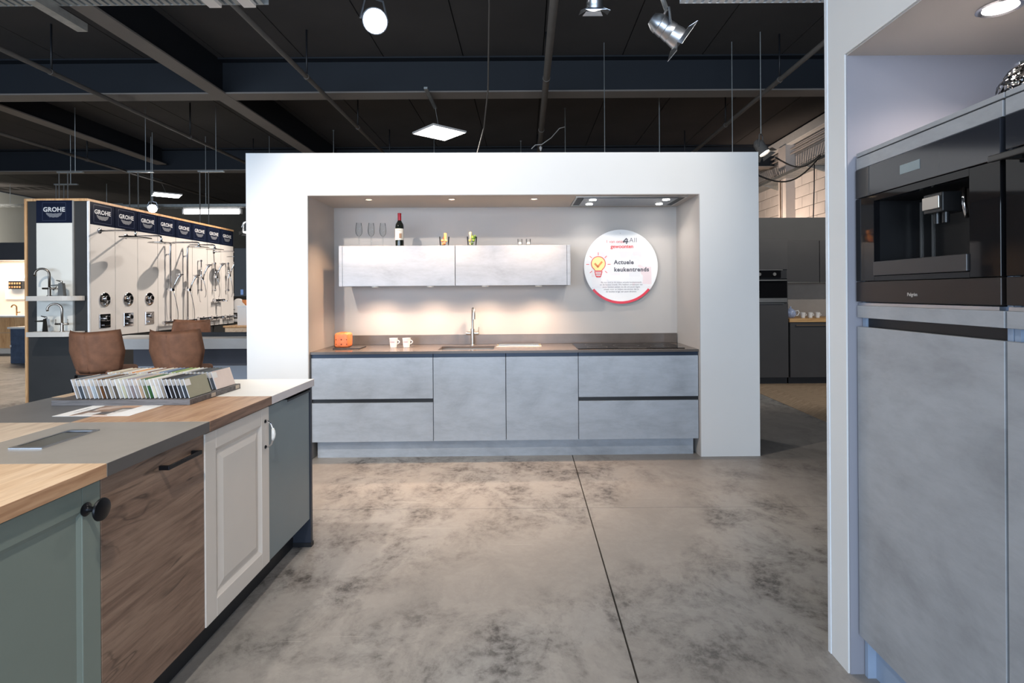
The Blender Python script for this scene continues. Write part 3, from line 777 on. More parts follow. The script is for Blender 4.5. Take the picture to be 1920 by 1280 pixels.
shaker(t, YB[0]+.002, YB[1]-.002, CREAM, .065)
t = thing('sample_cabinet', (-1.6, (YB[1]+YB[2])/2, .15), 'island cabinet with the sage green framed door and black knob', 'cabinet', 'sample cabinets of the island'); carcass(t, YB[1], YB[2])
dr = shaker(t, YB[1]+.002, YB[2]-.004, GREEN, .062); knob(dr, YB[2]-.055, .795)
t = thing('sample_cabinet', (-1.6, (YB[2]+YB[3])/2, .15), 'island cabinet with the brown oak grain door and black bar handle', 'cabinet', 'sample cabinets of the island'); carcass(t, YB[2], YB[3])
dr = box('door', (DX, DX-.02, YB[2]-.002, YB[3]-.012, .153, .857), OAKD, t, .001, 1)
hb = MB(); hb.box(DX+.026, DX+.034, 1.735, 1.915, .804, .818, .002, 2); hb.box(DX, DX+.030, 1.735, 1.747, .804, .818, .002, 2); hb.box(DX, DX+.030, 1.903, 1.915, .804, .818, .002, 2)
obj('bar_handle', hb, BLACKM, dr)
t = thing('sample_cabinet', (-1.6, (YB[3]+YB[4])/2, .15), 'island cabinet with the cream raised-panel door and porcelain handle', 'cabinet', 'sample cabinets of the island'); carcass(t, YB[3], YB[4])
dr = shaker(t, YB[3]-.010, YB[4]-.006, CREAM, .070, .010, True)
hy = YB[4]-.042; hx = DX+.004
hd = obj('bow_handle', MB().tube([(hx, hy, .795), (hx+.012, hy, .795), (hx+.026, hy, .785), (hx+.033, hy, .765), (hx+.035, hy, .738), (hx+.033, hy, .711), (hx+.026, hy, .691), (hx+.012, hy, .681), (hx, hy, .681)], .0038, 10), CHROME, dr, True)
obj('porcelain_grip', MB().tube([(hx+.033, hy, .765), (hx+.036, hy, .752), (hx+.037, hy, .738), (hx+.036, hy, .724), (hx+.033, hy, .711)], [.005, .008, .009, .008, .005], 14), plain('white_china', srgb(238, 236, 232), .25), hd, True)
sc_ = MB(); sc_.cyl((hx, hy, .795), .008, .003, 'x', 12); sc_.cyl((hx, hy, .681), .008, .003, 'x', 12)
obj('rosettes', sc_, BLACKM, hd)
t = thing('sample_cabinet', (-1.6, (YB[4]+YB[5])/2, .15), 'island cabinet with the flat blue-grey door and black edge grip', 'cabinet', 'sample cabinets of the island'); carcass(t, YB[4], YB[5]-.03)
dr = box('door', (DX, DX-.02, YB[4]-.002, YB[5]-.036, .153, .852), TEAL, t, .0015, 2)
gp = MB(); gp.box(DX-.019, DX+.018, YB[4]+.16, YB[5]-.06, .852, .8545); gp.box(DX+.016, DX+.018, YB[4]+.16, YB[5]-.06, .842, .8545)
obj('edge_grip', gp, BLACKM, dr)
t = thing('end_panel', (-1.65, 2.962, 0), 'dark navy end panel closing the far side of the island', 'panel')
box('board', (DX+.004, -2.14, 2.946, 2.972, .0005, ITOP-.0385), NAVY, t, .001, 1)
box('floor_strip', (DX+.008, -2.14, 2.942, 2.976, .0005, .022), BLACKP, t)
o = box('plinth_board', (-1.26, -1.28, YB[0], 2.945, .0005, .149), BLACKP); tag(o, 'black recessed plinth under the sample island doors', 'plinth')
# socket box
t = thing('socket_box', (-1.507, 1.755, ITOP), 'flush aluminium socket box in the grey worktop panel', 'socket box')
fr = MB(); fr.box(-1.558, -1.548, 1.643, 1.867, ITOP+.0003, ITOP+.004); fr.box(-1.466, -1.456, 1.643, 1.867, ITOP+.0003, ITOP+.004)
fr.box(-1.548, -1.466, 1.643, 1.660, ITOP+.0003, ITOP+.004); fr.box(-1.548, -1.466, 1.850, 1.867, ITOP+.0003, ITOP+.004)
obj('frame', fr, ALU, t)
obj('lid', MB().box(-1.546, -1.468, 1.663, 1.826, ITOP+.0004, ITOP+.003, .0008, 1), plain('alu_lid', srgb(150, 148, 140), .3, .9), t)
obj('brush_slot', MB().box(-1.546, -1.468, 1.829, 1.848, ITOP+.0003, ITOP+.0012), BLACKP, t)
# brochure
t = thing('brochure', (-1.66, 2.19, ITOP), 'printed brochure page lying in front of the swatch board', 'paper')
obj('page', MB().box(-1.81, -1.515, 2.087, 2.283, ITOP+.0004, ITOP+.0012), plain('paper_white', srgb(236, 236, 236), .5), t)
m, nt, b = newmat('brochure_photo')
v = nt.nodes.new('ShaderNodeTexVoronoi'); v.distance = 'CHEBYCHEV'; v.inputs['Scale'].default_value = 16
nt.links.new(coords(nt), v.inputs['Vector'])
nt.links.new(ramp(nt, v.outputs['Color'], [(.15, srgb(90, 84, 82)), (.4, srgb(206, 160, 124)), (.6, srgb(190, 184, 180)), (.85, srgb(228, 224, 222))]).outputs[0], b.inputs['Base Color']); setb(b, Roughness=.35)
obj('photo', MB().box(-1.752, -1.595, 2.093, 2.278, ITOP+.0012, ITOP+.0014), m, t)
obj('text_block', text_mb('KEUKENS', .018, .0001).xf(Matrix.Rotation(PI/2, 4, 'Z')).xf(Matrix.Translation((-1.772, 2.19, ITOP+.0014))), plain('paper_ink', srgb(150, 150, 156), .5), t)

# swatch boards and swatches
SLW = wood('slate_wood_board', srgb(92, 88, 88), srgb(110, 106, 106), srgb(70, 66, 66), 'x', .55, 1.6, False)
front = [('greige', (168, 164, 160)), ('dark slate blue', (82, 92, 104)), ('mid grey', (138, 140, 142)), ('beige', (186, 170, 158)), ('pale blue-grey', (176, 190, 204)), ('taupe grey', (148, 144, 136)),
         ('brown', (116, 84, 58)), ('dark brown-grey', (86, 80, 76)), ('light grey', (190, 188, 182)), ('dark taupe', (104, 98, 90)), ('pale grey', (196, 196, 194)), ('pale green-grey', (196, 198, 178)),
         ('silver grey', (182, 182, 184)), ('mauve grey', (154, 144, 146)), ('cool grey', (164, 166, 172)), ('peach', (204, 180, 160)), ('sage green', (124, 132, 108)), ('bright green', (62, 104, 66)),
         ('cream', (216, 210, 196)), ('white', (232, 234, 236)), ('stone', (186, 180, 172)), ('black', (24, 26, 34)), ('charcoal', (66, 66, 70)), ('dark charcoal', (58, 58, 62)), ('slate', (88, 92, 98)), ('steel blue-grey', (82, 92, 106)), ('olive grey', (132, 130, 112))]
back = [('ivory', (222, 214, 198)), ('sand', (206, 190, 168)), ('light greige', (186, 178, 166)), ('khaki', (164, 150, 126)), ('off-white', (226, 222, 212)), ('linen', (214, 206, 192)), ('orange wood', (206, 140, 84)), ('pale oak', (216, 186, 150)), ('white grey', (208, 208, 208)),
        ('light stone', (196, 190, 182)), ('red-brown', (110, 66, 54)), ('eggshell', (224, 214, 196)), ('dusty beige', (198, 182, 166)), ('sky blue', (122, 148, 176)), ('blue-grey', (130, 144, 160)), ('navy', (62, 72, 108)), ('apple green', (150, 172, 104)), ('moss green', (120, 138, 90)),
        ('butter', (226, 216, 178)), ('chalk', (228, 226, 220)), ('dove grey', (166, 164, 160)), ('graphite', (84, 84, 86)), ('anthracite', (64, 66, 68)), ('lead grey', (96, 98, 100)), ('deep green-grey', (74, 82, 80)), ('blue slate', (92, 102, 114)), ('rose greige', (196, 180, 172))]
chip_mesh = None; stick_mesh = None
def swatch_board(y0, y1, label):
    t = thing('swatch_board', (-1.695, (y0+y1)/2, ITOP), label, 'board', 'swatch boards on the island')
    obj('base', MB().box(-1.985, -1.405, y0, y1, ITOP+.0006, ITOP+.024, .001, 1), SLW, t)
    sl = MB()
    for k in range(27): sl.box(-1.895+.0182*k, -1.889+.0182*k, y0+.018, y1-.016, ITOP+.024, ITOP+.0248)
    obj('slots', sl, BLACKP, t)
    obj('price_tag', MB().box(-1.4048, -1.404, y1-.045, y1-.012, ITOP+.004, ITOP+.021), plain('tag_paper', srgb(190, 176, 160), .6), t)
swatch_board(2.285, 2.486, 'slate-grey wooden board holding the front row of colour swatches')
swatch_board(2.488, 2.690, 'slate-grey wooden board holding the back row of colour swatches')
def make_swatch(x, y0, name, rgb, label, group):
    global chip_mesh, stick_mesh, band_mesh
    mt = plain('swatch_'+name.replace(' ', '_').replace('-', '_'), tuple(min(.86, c*1.3) for c in srgb(*rgb)), .5, var=.03, scale=20)
    if chip_mesh is None:
        mb = MB().box(-.0035, .0, 0, .158, 0, .086, .0006, 1)
        me = bpy.data.meshes.new('swatch'); bmesh.ops.recalc_face_normals(mb.bm, faces=mb.bm.faces); mb.bm.to_mesh(me); mb.bm.free(); me.materials.append(mt); chip_mesh = me
        mb = MB().box(.0, .0004, .001, .036, .054, .081, .0001, 1)
        me = bpy.data.meshes.new('sticker'); bmesh.ops.recalc_face_normals(mb.bm, faces=mb.bm.faces); mb.bm.to_mesh(me); mb.bm.free(); me.materials.append(plain('sticker_white', srgb(222, 220, 218), .5)); stick_mesh = me
        mb = MB().box(-.0036, -.0004, -.0006, .0, .001, .086)
        me = bpy.data.meshes.new('edge_band'); bmesh.ops.recalc_face_normals(mb.bm, faces=mb.bm.faces); mb.bm.to_mesh(me); mb.bm.free(); me.materials.append(plain('edge_white', srgb(184, 188, 195), .5)); band_mesh = me
    o = bpy.data.objects.new('colour_swatch', chip_mesh); COL.objects.link(o)
    o.material_slots[0].link = 'OBJECT'; o.material_slots[0].material = mt
    o.location = (x, y0, ITOP+.0262); o.rotation_euler = (0, -math.radians(18), 0)
    tag(o, label, 'swatch', group)
    s = bpy.data.objects.new('sticker', stick_mesh); COL.objects.link(s); s.parent = o
    s = bpy.data.objects.new('edge_band', band_mesh); COL.objects.link(s); s.parent = o
for i, (nm, c) in enumerate(front):
    make_swatch(-1.890+.0182*i, 2.305, nm, c, '%s colour swatch, %s from the left in the front row' % (nm, ORD[i]), 'front row of colour swatches')
for i, (nm, c) in enumerate(back):
    make_swatch(-1.890+.0182*i, 2.508, nm, c, '%s colour swatch, %s from the left in the back row' % (nm, ORD[i]), 'back row of colour swatches')

# ================================================================== TALL UNITS on the right
TF = 1.172
TBLUE = plain('tall_unit_carcass', srgb(150, 166, 188), .5)
def tall_unit(ya, yb, label):
    t = thing('tall_cabinet', (1.5, (ya+yb)/2, 0), label, 'cabinet', 'tall grey cabinets in the right niche')
    g = .0025
    c = MB(); c.box(TF+.021, 1.82, ya+.001, ya+.017, .0005, 1.822); c.box(TF+.021, 1.82, yb-.017, yb-.001, .0005, 1.822)
    c.box(1.80, 1.82, ya+.017, yb-.017, .14, 1.822); c.box(TF+.021, 1.80, ya+.017, yb-.017, 1.790, 1.822); c.box(TF+.021, 1.80, ya+.017, yb-.017, 1.285, 1.318); c.box(TF+.021, 1.80, ya+.017, yb-.017, .14, .16)
    obj('carcass', c, TBLUE, t)
    box('top_panel', (TF, TF+.019, ya+g, yb-g, 1.785, 1.8255), LAMI_R, t, .001, 1)
    box('cornice', (TF+.002, 1.82, ya+.001, yb-.001, 1.830, 1.844), LAMI_R, t, .001, 1)
    box('fixed_panel', (TF, TF+.019, ya+g, yb-g, 1.266, 1.308), LAMI_R, t, .001, 1)
    box('grip_channel', (TF+.030, TF+.05, ya+.018, yb-.018, 1.21, 1.266), BLACKP, t)
    box('door', (TF, TF+.019, ya+g, yb-g, .145, 1.234), LAMI_R, t, .0012, 1)
    box('kickboard', (TF+.05, TF+.066, ya, yb, .0005, .139), TBLUE, t)
    box('metal_strip', (TF+.004, TF+.02, ya+.02, yb-.004, 1.3085, 1.318), ALU, t)
    return t
tall_unit(1.336, 1.934, 'tall grey cabinet around the built-in coffee machine')
tall_unit(.736, 1.334, 'tall grey cabinet around the built-in oven at the right edge')
# coffee machine: y from 1.338 to 1.932, z 1.320 .. 1.784
AP = plain('anthracite_glass', srgb(42, 44, 50), .10, 0, 0.02, Specular_IOR_Level=.6)
ya, yb = 1.342, 1.930
t = thing('coffee_machine', (1.4, 1.636, 1.32), 'black built-in coffee machine with an open dispensing bay', 'coffee machine')
xf = TF-.004
h = MB(); h.box(xf+.02, 1.70, ya+.02, yb-.02, 1.32, 1.34); h.box(xf+.02, 1.70, ya+.02, yb-.02, 1.765, 1.783); h.box(1.60, 1.70, ya+.02, yb-.02, 1.34, 1.765)
h.box(xf+.02, 1.60, ya+.02, ya+.035, 1.34, 1.765); h.box(xf+.02, 1.60, yb-.035, yb-.02, 1.34, 1.765)
obj('body', h, BLACKP, t)
fp = MB()
fp.box(xf, xf+.019, ya, yb-.076, 1.683, 1.783, .0015, 1)
cp = obj('control_panel', fp, AP, t)
obj('control_end', MB().box(xf, xf+.019, yb-.074, yb, 1.683, 1.783, .0015, 1), plain('anthracite_metal', srgb(66, 64, 64), .35, .5), t)
obj('display', MB().box(xf-.0012, xf, 1.615, 1.70, 1.720, 1.748), plain('display_grey', srgb(132, 146, 150), .3), cp)
fb = MB()
BY0, BY1, BZ0, BZ1 = 1.437, 1.829, 1.450, 1.660
fb.box(xf, xf+.019, ya, BY0, 1.393, 1.680, .001, 1); fb.box(xf, xf+.019, BY1, yb, 1.393, 1.680, .001, 1)
fb.box(xf, xf+.019, BY0, BY1, BZ1, 1.680); fb.box(xf, xf+.019, BY0, BY1, 1.393, 1.408)
obj('glass_front', fb, GLASSB, t)
obj('lower_front', MB().box(xf, xf+.019, ya, yb, 1.322, 1.391, .0015, 1), plain('black_brown_metal', srgb(44, 38, 36), .32, .4), t)
obj('drip_drawer', MB().box(xf-.006, xf+.12, BY0+.002, BY1-.002, 1.410, 1.456, .0015, 1), plain('dark_drawer', srgb(46, 44, 45), .3), t)
bay = MB(); bay.box(xf+.14, xf+.15, BY0, BY1, BZ0, BZ1); bay.box(xf+.019, xf+.14, BY0-.004, BY0, BZ0, BZ1); bay.box(xf+.019, xf+.14, BY1, BY1+.004, BZ0, BZ1); bay.box(xf+.019, xf+.14, BY0, BY1, BZ1, BZ1+.004)
obj('bay_lining', bay, plain('bay_black', (.004, .004, .005), .5), t)
for yy in (1.748, 1.800): obj('bay_strip', MB().box(xf+.1365, xf+.1395, yy, yy+.006, BZ0+.01, BZ1-.01), STEEL, t)
sp_ = obj('spout_block', MB().box(xf+.02, xf+.09, 1.555, 1.630, 1.585, 1.642, .003, 2), plain('spout_black', (.015, .015, .016), .3), t)
obj('spout_plate', MB().box(xf+.012, xf+.020, 1.560, 1.625, 1.595, 1.632, .002, 2), STEEL, sp_)
nz = MB(); nz.cyl((xf+.045, 1.575, 1.555), .009, .03, 'z', 14); nz.cyl((xf+.045, 1.608, 1.555), .009, .03, 'z', 14)
obj('nozzles', nz, plain('spout_black', (.015, .015, .016), .3), sp_, 'auto')
obj('milk_pipe', MB().tube([(xf+.05, 1.515, 1.645), (xf+.05, 1.515, 1.60), (xf+.055, 1.512, 1.56)], .006, 10), CHROME, t, True)
obj('water_pipe', MB().tube([(xf+.07, 1.475, 1.655), (xf+.07, 1.475, 1.46)], .004, 8), CHROME, t, True)
obj('lettering', text_mb('Pelgrim', .0145, .0003, 'CENTER', .0002).xf(FACE_MX).xf(Matrix.Translation((xf-.0005, 1.650, 1.343))), plain('silver_print', srgb(190, 188, 184), .4, .3), t)
# oven
ya, yb = .742, 1.328
t = thing('built_in_oven', (1.4, 1.035, 1.32), 'black built-in oven in the tall cabinet at the right edge', 'oven')
obj('body', MB().box(xf+.02, 1.72, ya+.02, yb-.02, 1.32, 1.783), BLACKP, t)
obj('control_panel', MB().box(xf, xf+.019, ya, yb, 1.700, 1.783, .0015, 1), AP, t)
dr = obj('oven_door', MB().box(xf, xf+.019, ya, yb, 1.393, 1.697, .0015, 1), GLASSB, t)
obj('lower_front', MB().box(xf, xf+.019, ya, yb, 1.322, 1.391, .0015, 1), plain('black_brown_metal', srgb(44, 38, 36), .32, .4), t)
hb = MB(); hb.box(xf-.045, xf-.033, ya+.03, yb+.0, 1.668, 1.684, .003, 2); hb.box(xf-.035, xf, ya+.06, ya+.075, 1.669, 1.683); hb.box(xf-.035, xf, yb-.045, yb-.03, 1.669, 1.683)
obj('bar_handle', hb, plain('dark_steel', srgb(92, 92, 92), .3, .9), dr)
# vase on top and the niche downlight
m, nt, b = newmat('mosaic_mirror')
v = nt.nodes.new('ShaderNodeTexVoronoi'); v.inputs['Scale'].default_value = 75; nt.links.new(coords(nt), v.inputs['Vector'])
nt.links.new(ramp(nt, v.outputs['Color'], [(.2, (.02, .02, .022)), (.6, (.12, .12, .12)), (.8, (.9, .9, .9))]).outputs[0], b.inputs['Base Color']); setb(b, Metallic=1.0, Roughness=.12)
bump(nt, b, v.outputs['Distance'], .9, .01)
t = thing('mosaic_vase', (1.505, 1.62, 1.844), 'silver mosaic vase standing on the tall cabinets', 'vase')
obj('belly', MB().lathe([(0, 0), (.05, 0), (.078, .03), (.088, .08), (.080, .13), (.055, .170), (.036, .185), (.030, .185), (.030, .17), (0, .16)], (1.505, 1.62, 1.8445), 32), m, t, True)
obj('rim', MB().lathe([(.029, .183), (.037, .183), (.038, .190), (.029, .190)], (1.505, 1.62, 1.8445), 32, 'z', True), CHROME, t, 'auto')
downlight('downlight', 1.405, 1.61, 2.1935, .044, 'round ceiling downlight above the tall grey cabinets', None, emit('niche_glow', (1, .95, .90), 12), False)
spot('niche_downlight_beam', (1.405, 1.61, 2.175), (1.405, 1.62, 1.0), 16, (1, .84, .74), 140, .8, .045)

# ================================================================== SHOWER DISPLAY, left background
DXF, DY0, DY1, DH = -5.20, 6.49, 9.74, 2.515
DARKP = plain('anthracite_display', srgb(42, 42, 42), .7, var=.12, scale=3)
NAVYG = plain('navy_logo_board', srgb(24, 30, 48), .15, var=.05)
PANW = plain('white_display_panel', srgb(222, 216, 210), .5, var=.01)
LOGO = plain('logo_silver', srgb(200, 200, 202), .4)
t = thing('display_wall', ((DXF-5.91)/2, (DY0+DY1)/2, 0), 'dark free-standing display wall with oak edge and shower panels', 'display wall')
box('core', (-5.905, DXF-.003, DY0+.003, DY1, .0005, DH-.031), DARKP, t)
box('oak_edge', (-5.935, DXF+.012, DY0-.010, DY0+.55, DH-.030, DH), TRIMW, t)
box('oak_edge', (DXF-.06, DXF+.012, DY0+.55, DY1, DH-.030, DH), TRIMW, t)
box('oak_edge', (-5.935, -5.906, DY0-.010, DY0+.55, .0005, DH-.030), TRIMW, t)
def emblem(width):
    mb = MB(); rows = 5; dz = width*.05
    for k in range(rows):
        hw = width/2*math.sqrt(max(.0, 1-(k/rows)**2)); n = 12
        for i in range(n):
            u0 = -hw+2*hw*i/n; u1 = -hw+2*hw*(i+1)/n
            f = lambda u: -k*dz-.16*width*(1-(u/(width/2))**2)*.35 + .012*width*math.sin(u/width*26)
            hh = dz*.33
            A = [(u0, f(u0)-hh), (u1, f(u1)-hh), (u1, f(u1)+hh), (u0, f(u0)+hh)]
            mb.prism(A, 'z', 0, .0008)
    return mb
def logo_board(name, M, w_, h_, parent, frame=True):
    """M carries the board's local frame (x right, y up, z out) to the world"""
    b = obj(name, MB().box(-w_/2, w_/2, -h_/2, h_/2, -.012, 0, .0008, 1).xf(M), NAVYG, parent)
    obj('logo_lettering', text_mb('GROHE', .074, .0006, 'CENTER', .0022, 1.05).xf(Matrix.Translation((0, .0, .0012))).xf(M), LOGO, b)
    obj('logo_waves', emblem(.19).xf(Matrix.Translation((0, -.016, .0004))).xf(M), plain('logo_grey', srgb(128, 130, 136), .4), b)
    if frame:
        fm = MB()
        for (a0, a1, b0, b1) in ((-.14, .14, .104, .107), (-.14, .14, -.107, -.104), (-.14, -.137, -.107, .107), (.137, .14, -.107, .107)): fm.box(a0, a1, b0, b1, 0, .0006)
        obj('fine_frame', fm.xf(M), plain('navy_line', srgb(60, 68, 90), .3), b)
PW = .40
for k in range(8):
    y0 = 6.515+k*PW; g = .004
    obj('shower_panel', MB().box(DXF-.002, DXF+.016, y0+g, y0+PW-g, .86, 2.215, .001, 1), PANW, t)
    M = Matrix.Translation((DXF+.014, y0+PW/2, 2.352)) @ FACE_X
    logo_board('logo_board', M, PW-.012, .268, t)
box('end_trim', (DXF-.002, DXF+.018, 6.494, 6.514, .86, 2.49), plain('white_edge', srgb(226, 228, 230), .5), t)
ef = DY0-.012
box('end_board', (-5.79, -5.365, ef, DY0+.003, .90, 2.225), plain('white_end_board', srgb(222, 220, 212), .5, var=.01), t, .001, 1)
logo_board('logo_board', Matrix.Translation((-5.578, ef, 2.36)) @ FACE_Y, .425, .265, t)
box('end_strip', (-5.364, -5.345, ef, DY0+.003, .90, 2.49), plain('grey_strip', srgb(140, 138, 134), .5), t)
# shelves with taps
def shelf(z, label):
    poly = [(-5.745, DY0-.013), (-5.745, DY0-.205)]
    for k in range(9):
        a = PI/2*k/8; poly.append((-5.36+.14*math.sin(a), DY0-.205+.14*(1-math.cos(a))))
    poly.append((-5.22, DY0-.013))
    mb = MB().prism(poly, 'z', z-.055, z)
    o = obj('tap_shelf', mb, plain('grey_shelf', srgb(198, 192, 184), .5)); tag(o, label, 'shelf', 'tap shelves on the display end'); return o
shelf(1.36, 'grey rounded shelf on the display end, the upper one'); shelf(.945, 'grey rounded shelf on the display end, the lower one')
BRONZE = plain('gunmetal', srgb(112, 104, 96), .3, 1.0)
def arc_tap(x, y, z, label, mt, h=.25, r=.068, uprights=False):
    t = thing('basin_tap', (x, y, z), label, 'tap', 'display taps')
    obj('body', MB().lathe([(0, 0), (.026, 0), (.026, .006), (.016, .010), (.016, .10), (0, .10)], (x, y, z+.0005), 16), mt, t, 'auto')
    pts = [(x, y, z+.05), (x, y, z+h)]
    for k in range(1, 12):
        a = PI*1.08*k/11; pts.append((x-r*(1-math.cos(a)), y-.02*(1-math.cos(a)), z+h+r*math.sin(a)))
    obj('spout', MB().tube(pts, .0125, 10), mt, t, True)
    obj('crossbar', MB().tube([(x-.075, y-.005, z+.088), (x+.075, y-.005, z+.088)], .011, 10), mt, t, True)
    if uprights:
        for s in (-1, 1): obj('valve_pin', MB().tube([(x+s*.07, y-.005, z+.085), (x+s*.07, y-.005, z+.145)], .004, 8), mt, t, True)
    else:
        cr = MB().tube([(x+.06, y-.02, z+.065), (x+.085, y+.0, z+.11)], .005, 8); cr.tube([(x+.05, y, z+.09), (x+.095, y, z+.085)], .005, 8)
        obj('cross_handle', cr, mt, t, True)
def lever_tap(x, y, z, label, mt, tilt=0):
    t = thing('basin_tap', (x, y, z), label, 'tap', 'display taps')
    obj('body', MB().prism([(x-.03, z+.0005), (x+.04, z+.0005), (x+.022, z+.15), (x-.018, z+.15)], 'y', y-.022, y+.022), mt, t)
    obj('spout', MB().prism([(x-.02, z+.115), (x+.02, z+.14), (x-.12, z+.128), (x-.12, z+.115)], 'y', y-.016, y+.016), mt, t)
    obj('lever', MB().tube([(x, y, z+.15), (x, y, z+.168), (x-.06, y, z+.182)], [.014, .012, .006], 10), mt, t, True)
arc_tap(-5.545, 6.37, 1.36, 'gunmetal arched basin tap standing on the upper display shelf', BRONZE, .25)
lever_tap(-5.395, 6.36, 1.36, 'angular steel lever tap on the upper display shelf', STEEL)
arc_tap(-5.40, 6.37, .945, 'brushed arched tap with two pin valves on the lower display shelf', plain('brushed_nickel', srgb(170, 160, 150), .3, 1.0), .255, .068, True)
lever_tap(-5.575, 6.36, .945, 'slanted chrome lever tap on the lower display shelf', CHROME)
# chrome plates on the panels
PX = DXF+.0165
for k, (nm) in enumerate(('nearest the display corner', 'second from the display corner', 'third from the display corner')):
    y = 6.515+PW*(k+.5)+.02; 
    t = thing('shower_valve', (PX, y, 1.31), 'round chrome shower valve plate, ' + nm, 'shower valve', 'round shower valves')
    obj('plate', MB().lathe([(0, 0), (.088, 0), (.088, .008), (.082, .012), (0, .012)], (PX, y, 1.31), 32, 'x'), CHROME, t, 'auto')
    obj('dial', MB().lathe([(0, .012), (.036, .012), (.034, .045), (.028, .05), (0, .05)], (PX, y, 1.325), 20, 'x'), CHROME, t, 'auto')
    obj('lever', MB().box(PX+.012, PX+.035, y-.03, y+.03, 1.25, 1.262, .003, 2), CHROME, t)
    t = thing('shower_valve', (PX, y, 1.05), 'square chrome shower valve plate, ' + nm, 'shower valve', 'square shower valves')
    obj('plate', MB().box(PX, PX+.010, y-.085, y+.085, .965, 1.135, .003, 2), CHROME, t)
    obj('dial', MB().lathe([(0, .010), (.034, .010), (.032, .045), (.026, .05), (0, .05)], (PX, y, 1.08), 20, 'x'), CHROME, t, 'auto')
    obj('button_bar', MB().box(PX+.010, PX+.03, y-.05, y+.05, .99, 1.01, .003, 2), CHROME, t)
def rain_arm(t, y, z, L, r, square=False, dark=False):
    obj('rosette', MB().lathe([(0, 0), (.034, 0), (.034, .006), (.02, .012), (0, .012)], (PX, y, z), 20, 'x'), CHROME, t, 'auto')
    obj('arm', MB().tube([(PX+.01, y, z), (PX+L-.03, y, z), (PX+L-.008, y, z-.008), (PX+L, y, z-.03), (PX+L, y, z-.07)], .012, 10), CHROME, t, True)
    hz = z-.07
    mt = plain('dark_chrome', srgb(120, 118, 116), .15, 1.0)
    if square: hd = obj('shower_head', MB().box(PX+L-r, PX+L+r, y-r, y+r, hz-.022, hz-.008, .003, 2), mt, t)
    else: hd = obj('shower_head', MB().lathe([(0, 0), (.02, 0), (.03, -.008), (r*.96, -.016), (r, -.019), (r, -.024), (0, -.026)], (PX+L, y, hz), 36), mt, t, 'auto')
t = thing('rain_shower', (PX, 6.66, 2.13), 'square rain shower head on an arm, nearest the display corner', 'shower head', 'rain showers'); rain_arm(t, 6.66, 2.15, .44, .12, True)
t = thing('rain_shower', (PX, 7.10, 2.13), 'large round rain shower head on the second shower panel', 'shower head', 'rain showers'); rain_arm(t, 7.10, 2.13, .46, .15)
t = thing('rain_shower', (PX, 9.10, 2.05), 'round rain shower head near the far end of the display', 'shower head', 'rain showers'); rain_arm(t, 9.10, 2.08, .36, .13)
def hose(p0, p1, sag, n=10):
    p0, p1 = Vector(p0), Vector(p1)
    return [p0.lerp(p1, k/n)+Vector((.03*math.sin(PI*k/n), 0, -sag*math.sin(PI*k/n))) for k in range(n+1)]
def handset(t, y, z, x):
    h = obj('hand_shower', MB().tube([(x, y-.02, z-.12), (x+.02, y, z-.02), (x+.05, y+.02, z+.06), (x+.09, y+.03, z+.10)], [.011, .012, .015, .018], 10), CHROME, t, True)
    obj('spray_head', MB().lathe([(0, 0), (.03, .0), (.048, .012), (.046, .022), (0, .024)], (x+.07, y+.03, z+.085), 20), CHROME, h, 'auto')
def column(y, label, r):
    x = PX+.055
    t = thing('shower_column', (x, y, .97), label, 'shower', 'shower columns')
    obj('riser', MB().tube([(x, y, .98), (x, y, 2.06), (x+.01, y, 2.10), (x+.04, y, 2.12), (x+.38, y, 2.12), (x+.41, y, 2.11), (x+.42, y, 2.07)], .013, 12), CHROME, t, True)
    obj('shower_head', MB().lathe([(0, 0), (.02, 0), (.03, -.008), (r, -.018), (r, -.026), (0, -.028)], (x+.42, y, 2.07), 32), plain('dark_chrome', srgb(120, 118, 116), .15, 1.0), t, 'auto')
    obj('thermostat', MB().tube([(x+.01, y-.14, .97), (x+.01, y+.16, .97)], .022, 14), CHROME, t, 'auto')
    for s in (-.15, .165): obj('thermostat_knob', MB().cyl((x+.01, y+s-.02, .97), .026, .04, 'y', 16), CHROME, t, 'auto')
    br = MB()
    for z in (1.95, 1.45): br.tube([(PX, y, z), (x, y, z)], .011, 10)
    obj('wall_bracket', br, CHROME, t, True)
    obj('slider', MB().box(x-.02, x+.035, y-.025, y+.04, 1.42, 1.46, .004, 2), CHROME, t)
    handset(t, y+.05, 1.56, x+.02)
    obj('hose', MB().tube(hose((x+.02, y+.03, 1.44), (x+.02, y+.13, .985), .06), .006, 8), CHROME, t, True)
column(7.90, 'chrome shower column on the fourth panel from the corner', .13)
column(8.30, 'chrome shower column on the fifth panel from the corner', .12)
def slide_bar(y, z0, z1, label, zh):
    x = PX+.05
    t = thing('slide_bar', (x, y, z0), label, 'shower bar', 'hand shower slide bars')
    obj('bar', MB().tube([(x, y, z0), (x, y, z1)], .010, 10), CHROME, t, True)
    for z in (z0+.02, z1-.02): obj('wall_bracket', MB().tube([(PX, y, z), (x+.012, y, z)], .013, 10), CHROME, t, True)
    obj('slider', MB().box(x-.018, x+.03, y-.022, y+.03, zh-.02, zh+.02, .004, 2), CHROME, t)
    handset(t, y+.03, zh+.12, x+.02)
    obj('hose', MB().tube(hose((x+.02, y+.02, zh), (x+.01, y+.08, z0-.1), .05), .006, 8), CHROME, t, True)
slide_bar(8.66, 1.42, 1.92, 'chrome hand shower bar on the sixth panel from the corner', 1.62)
slide_bar(9.05, 1.42, 1.90, 'chrome hand shower bar on the seventh panel from the corner', 1.66)
slide_bar(9.45, 1.42, 1.92, 'chrome hand shower bar on the last panel of the display', 1.70)
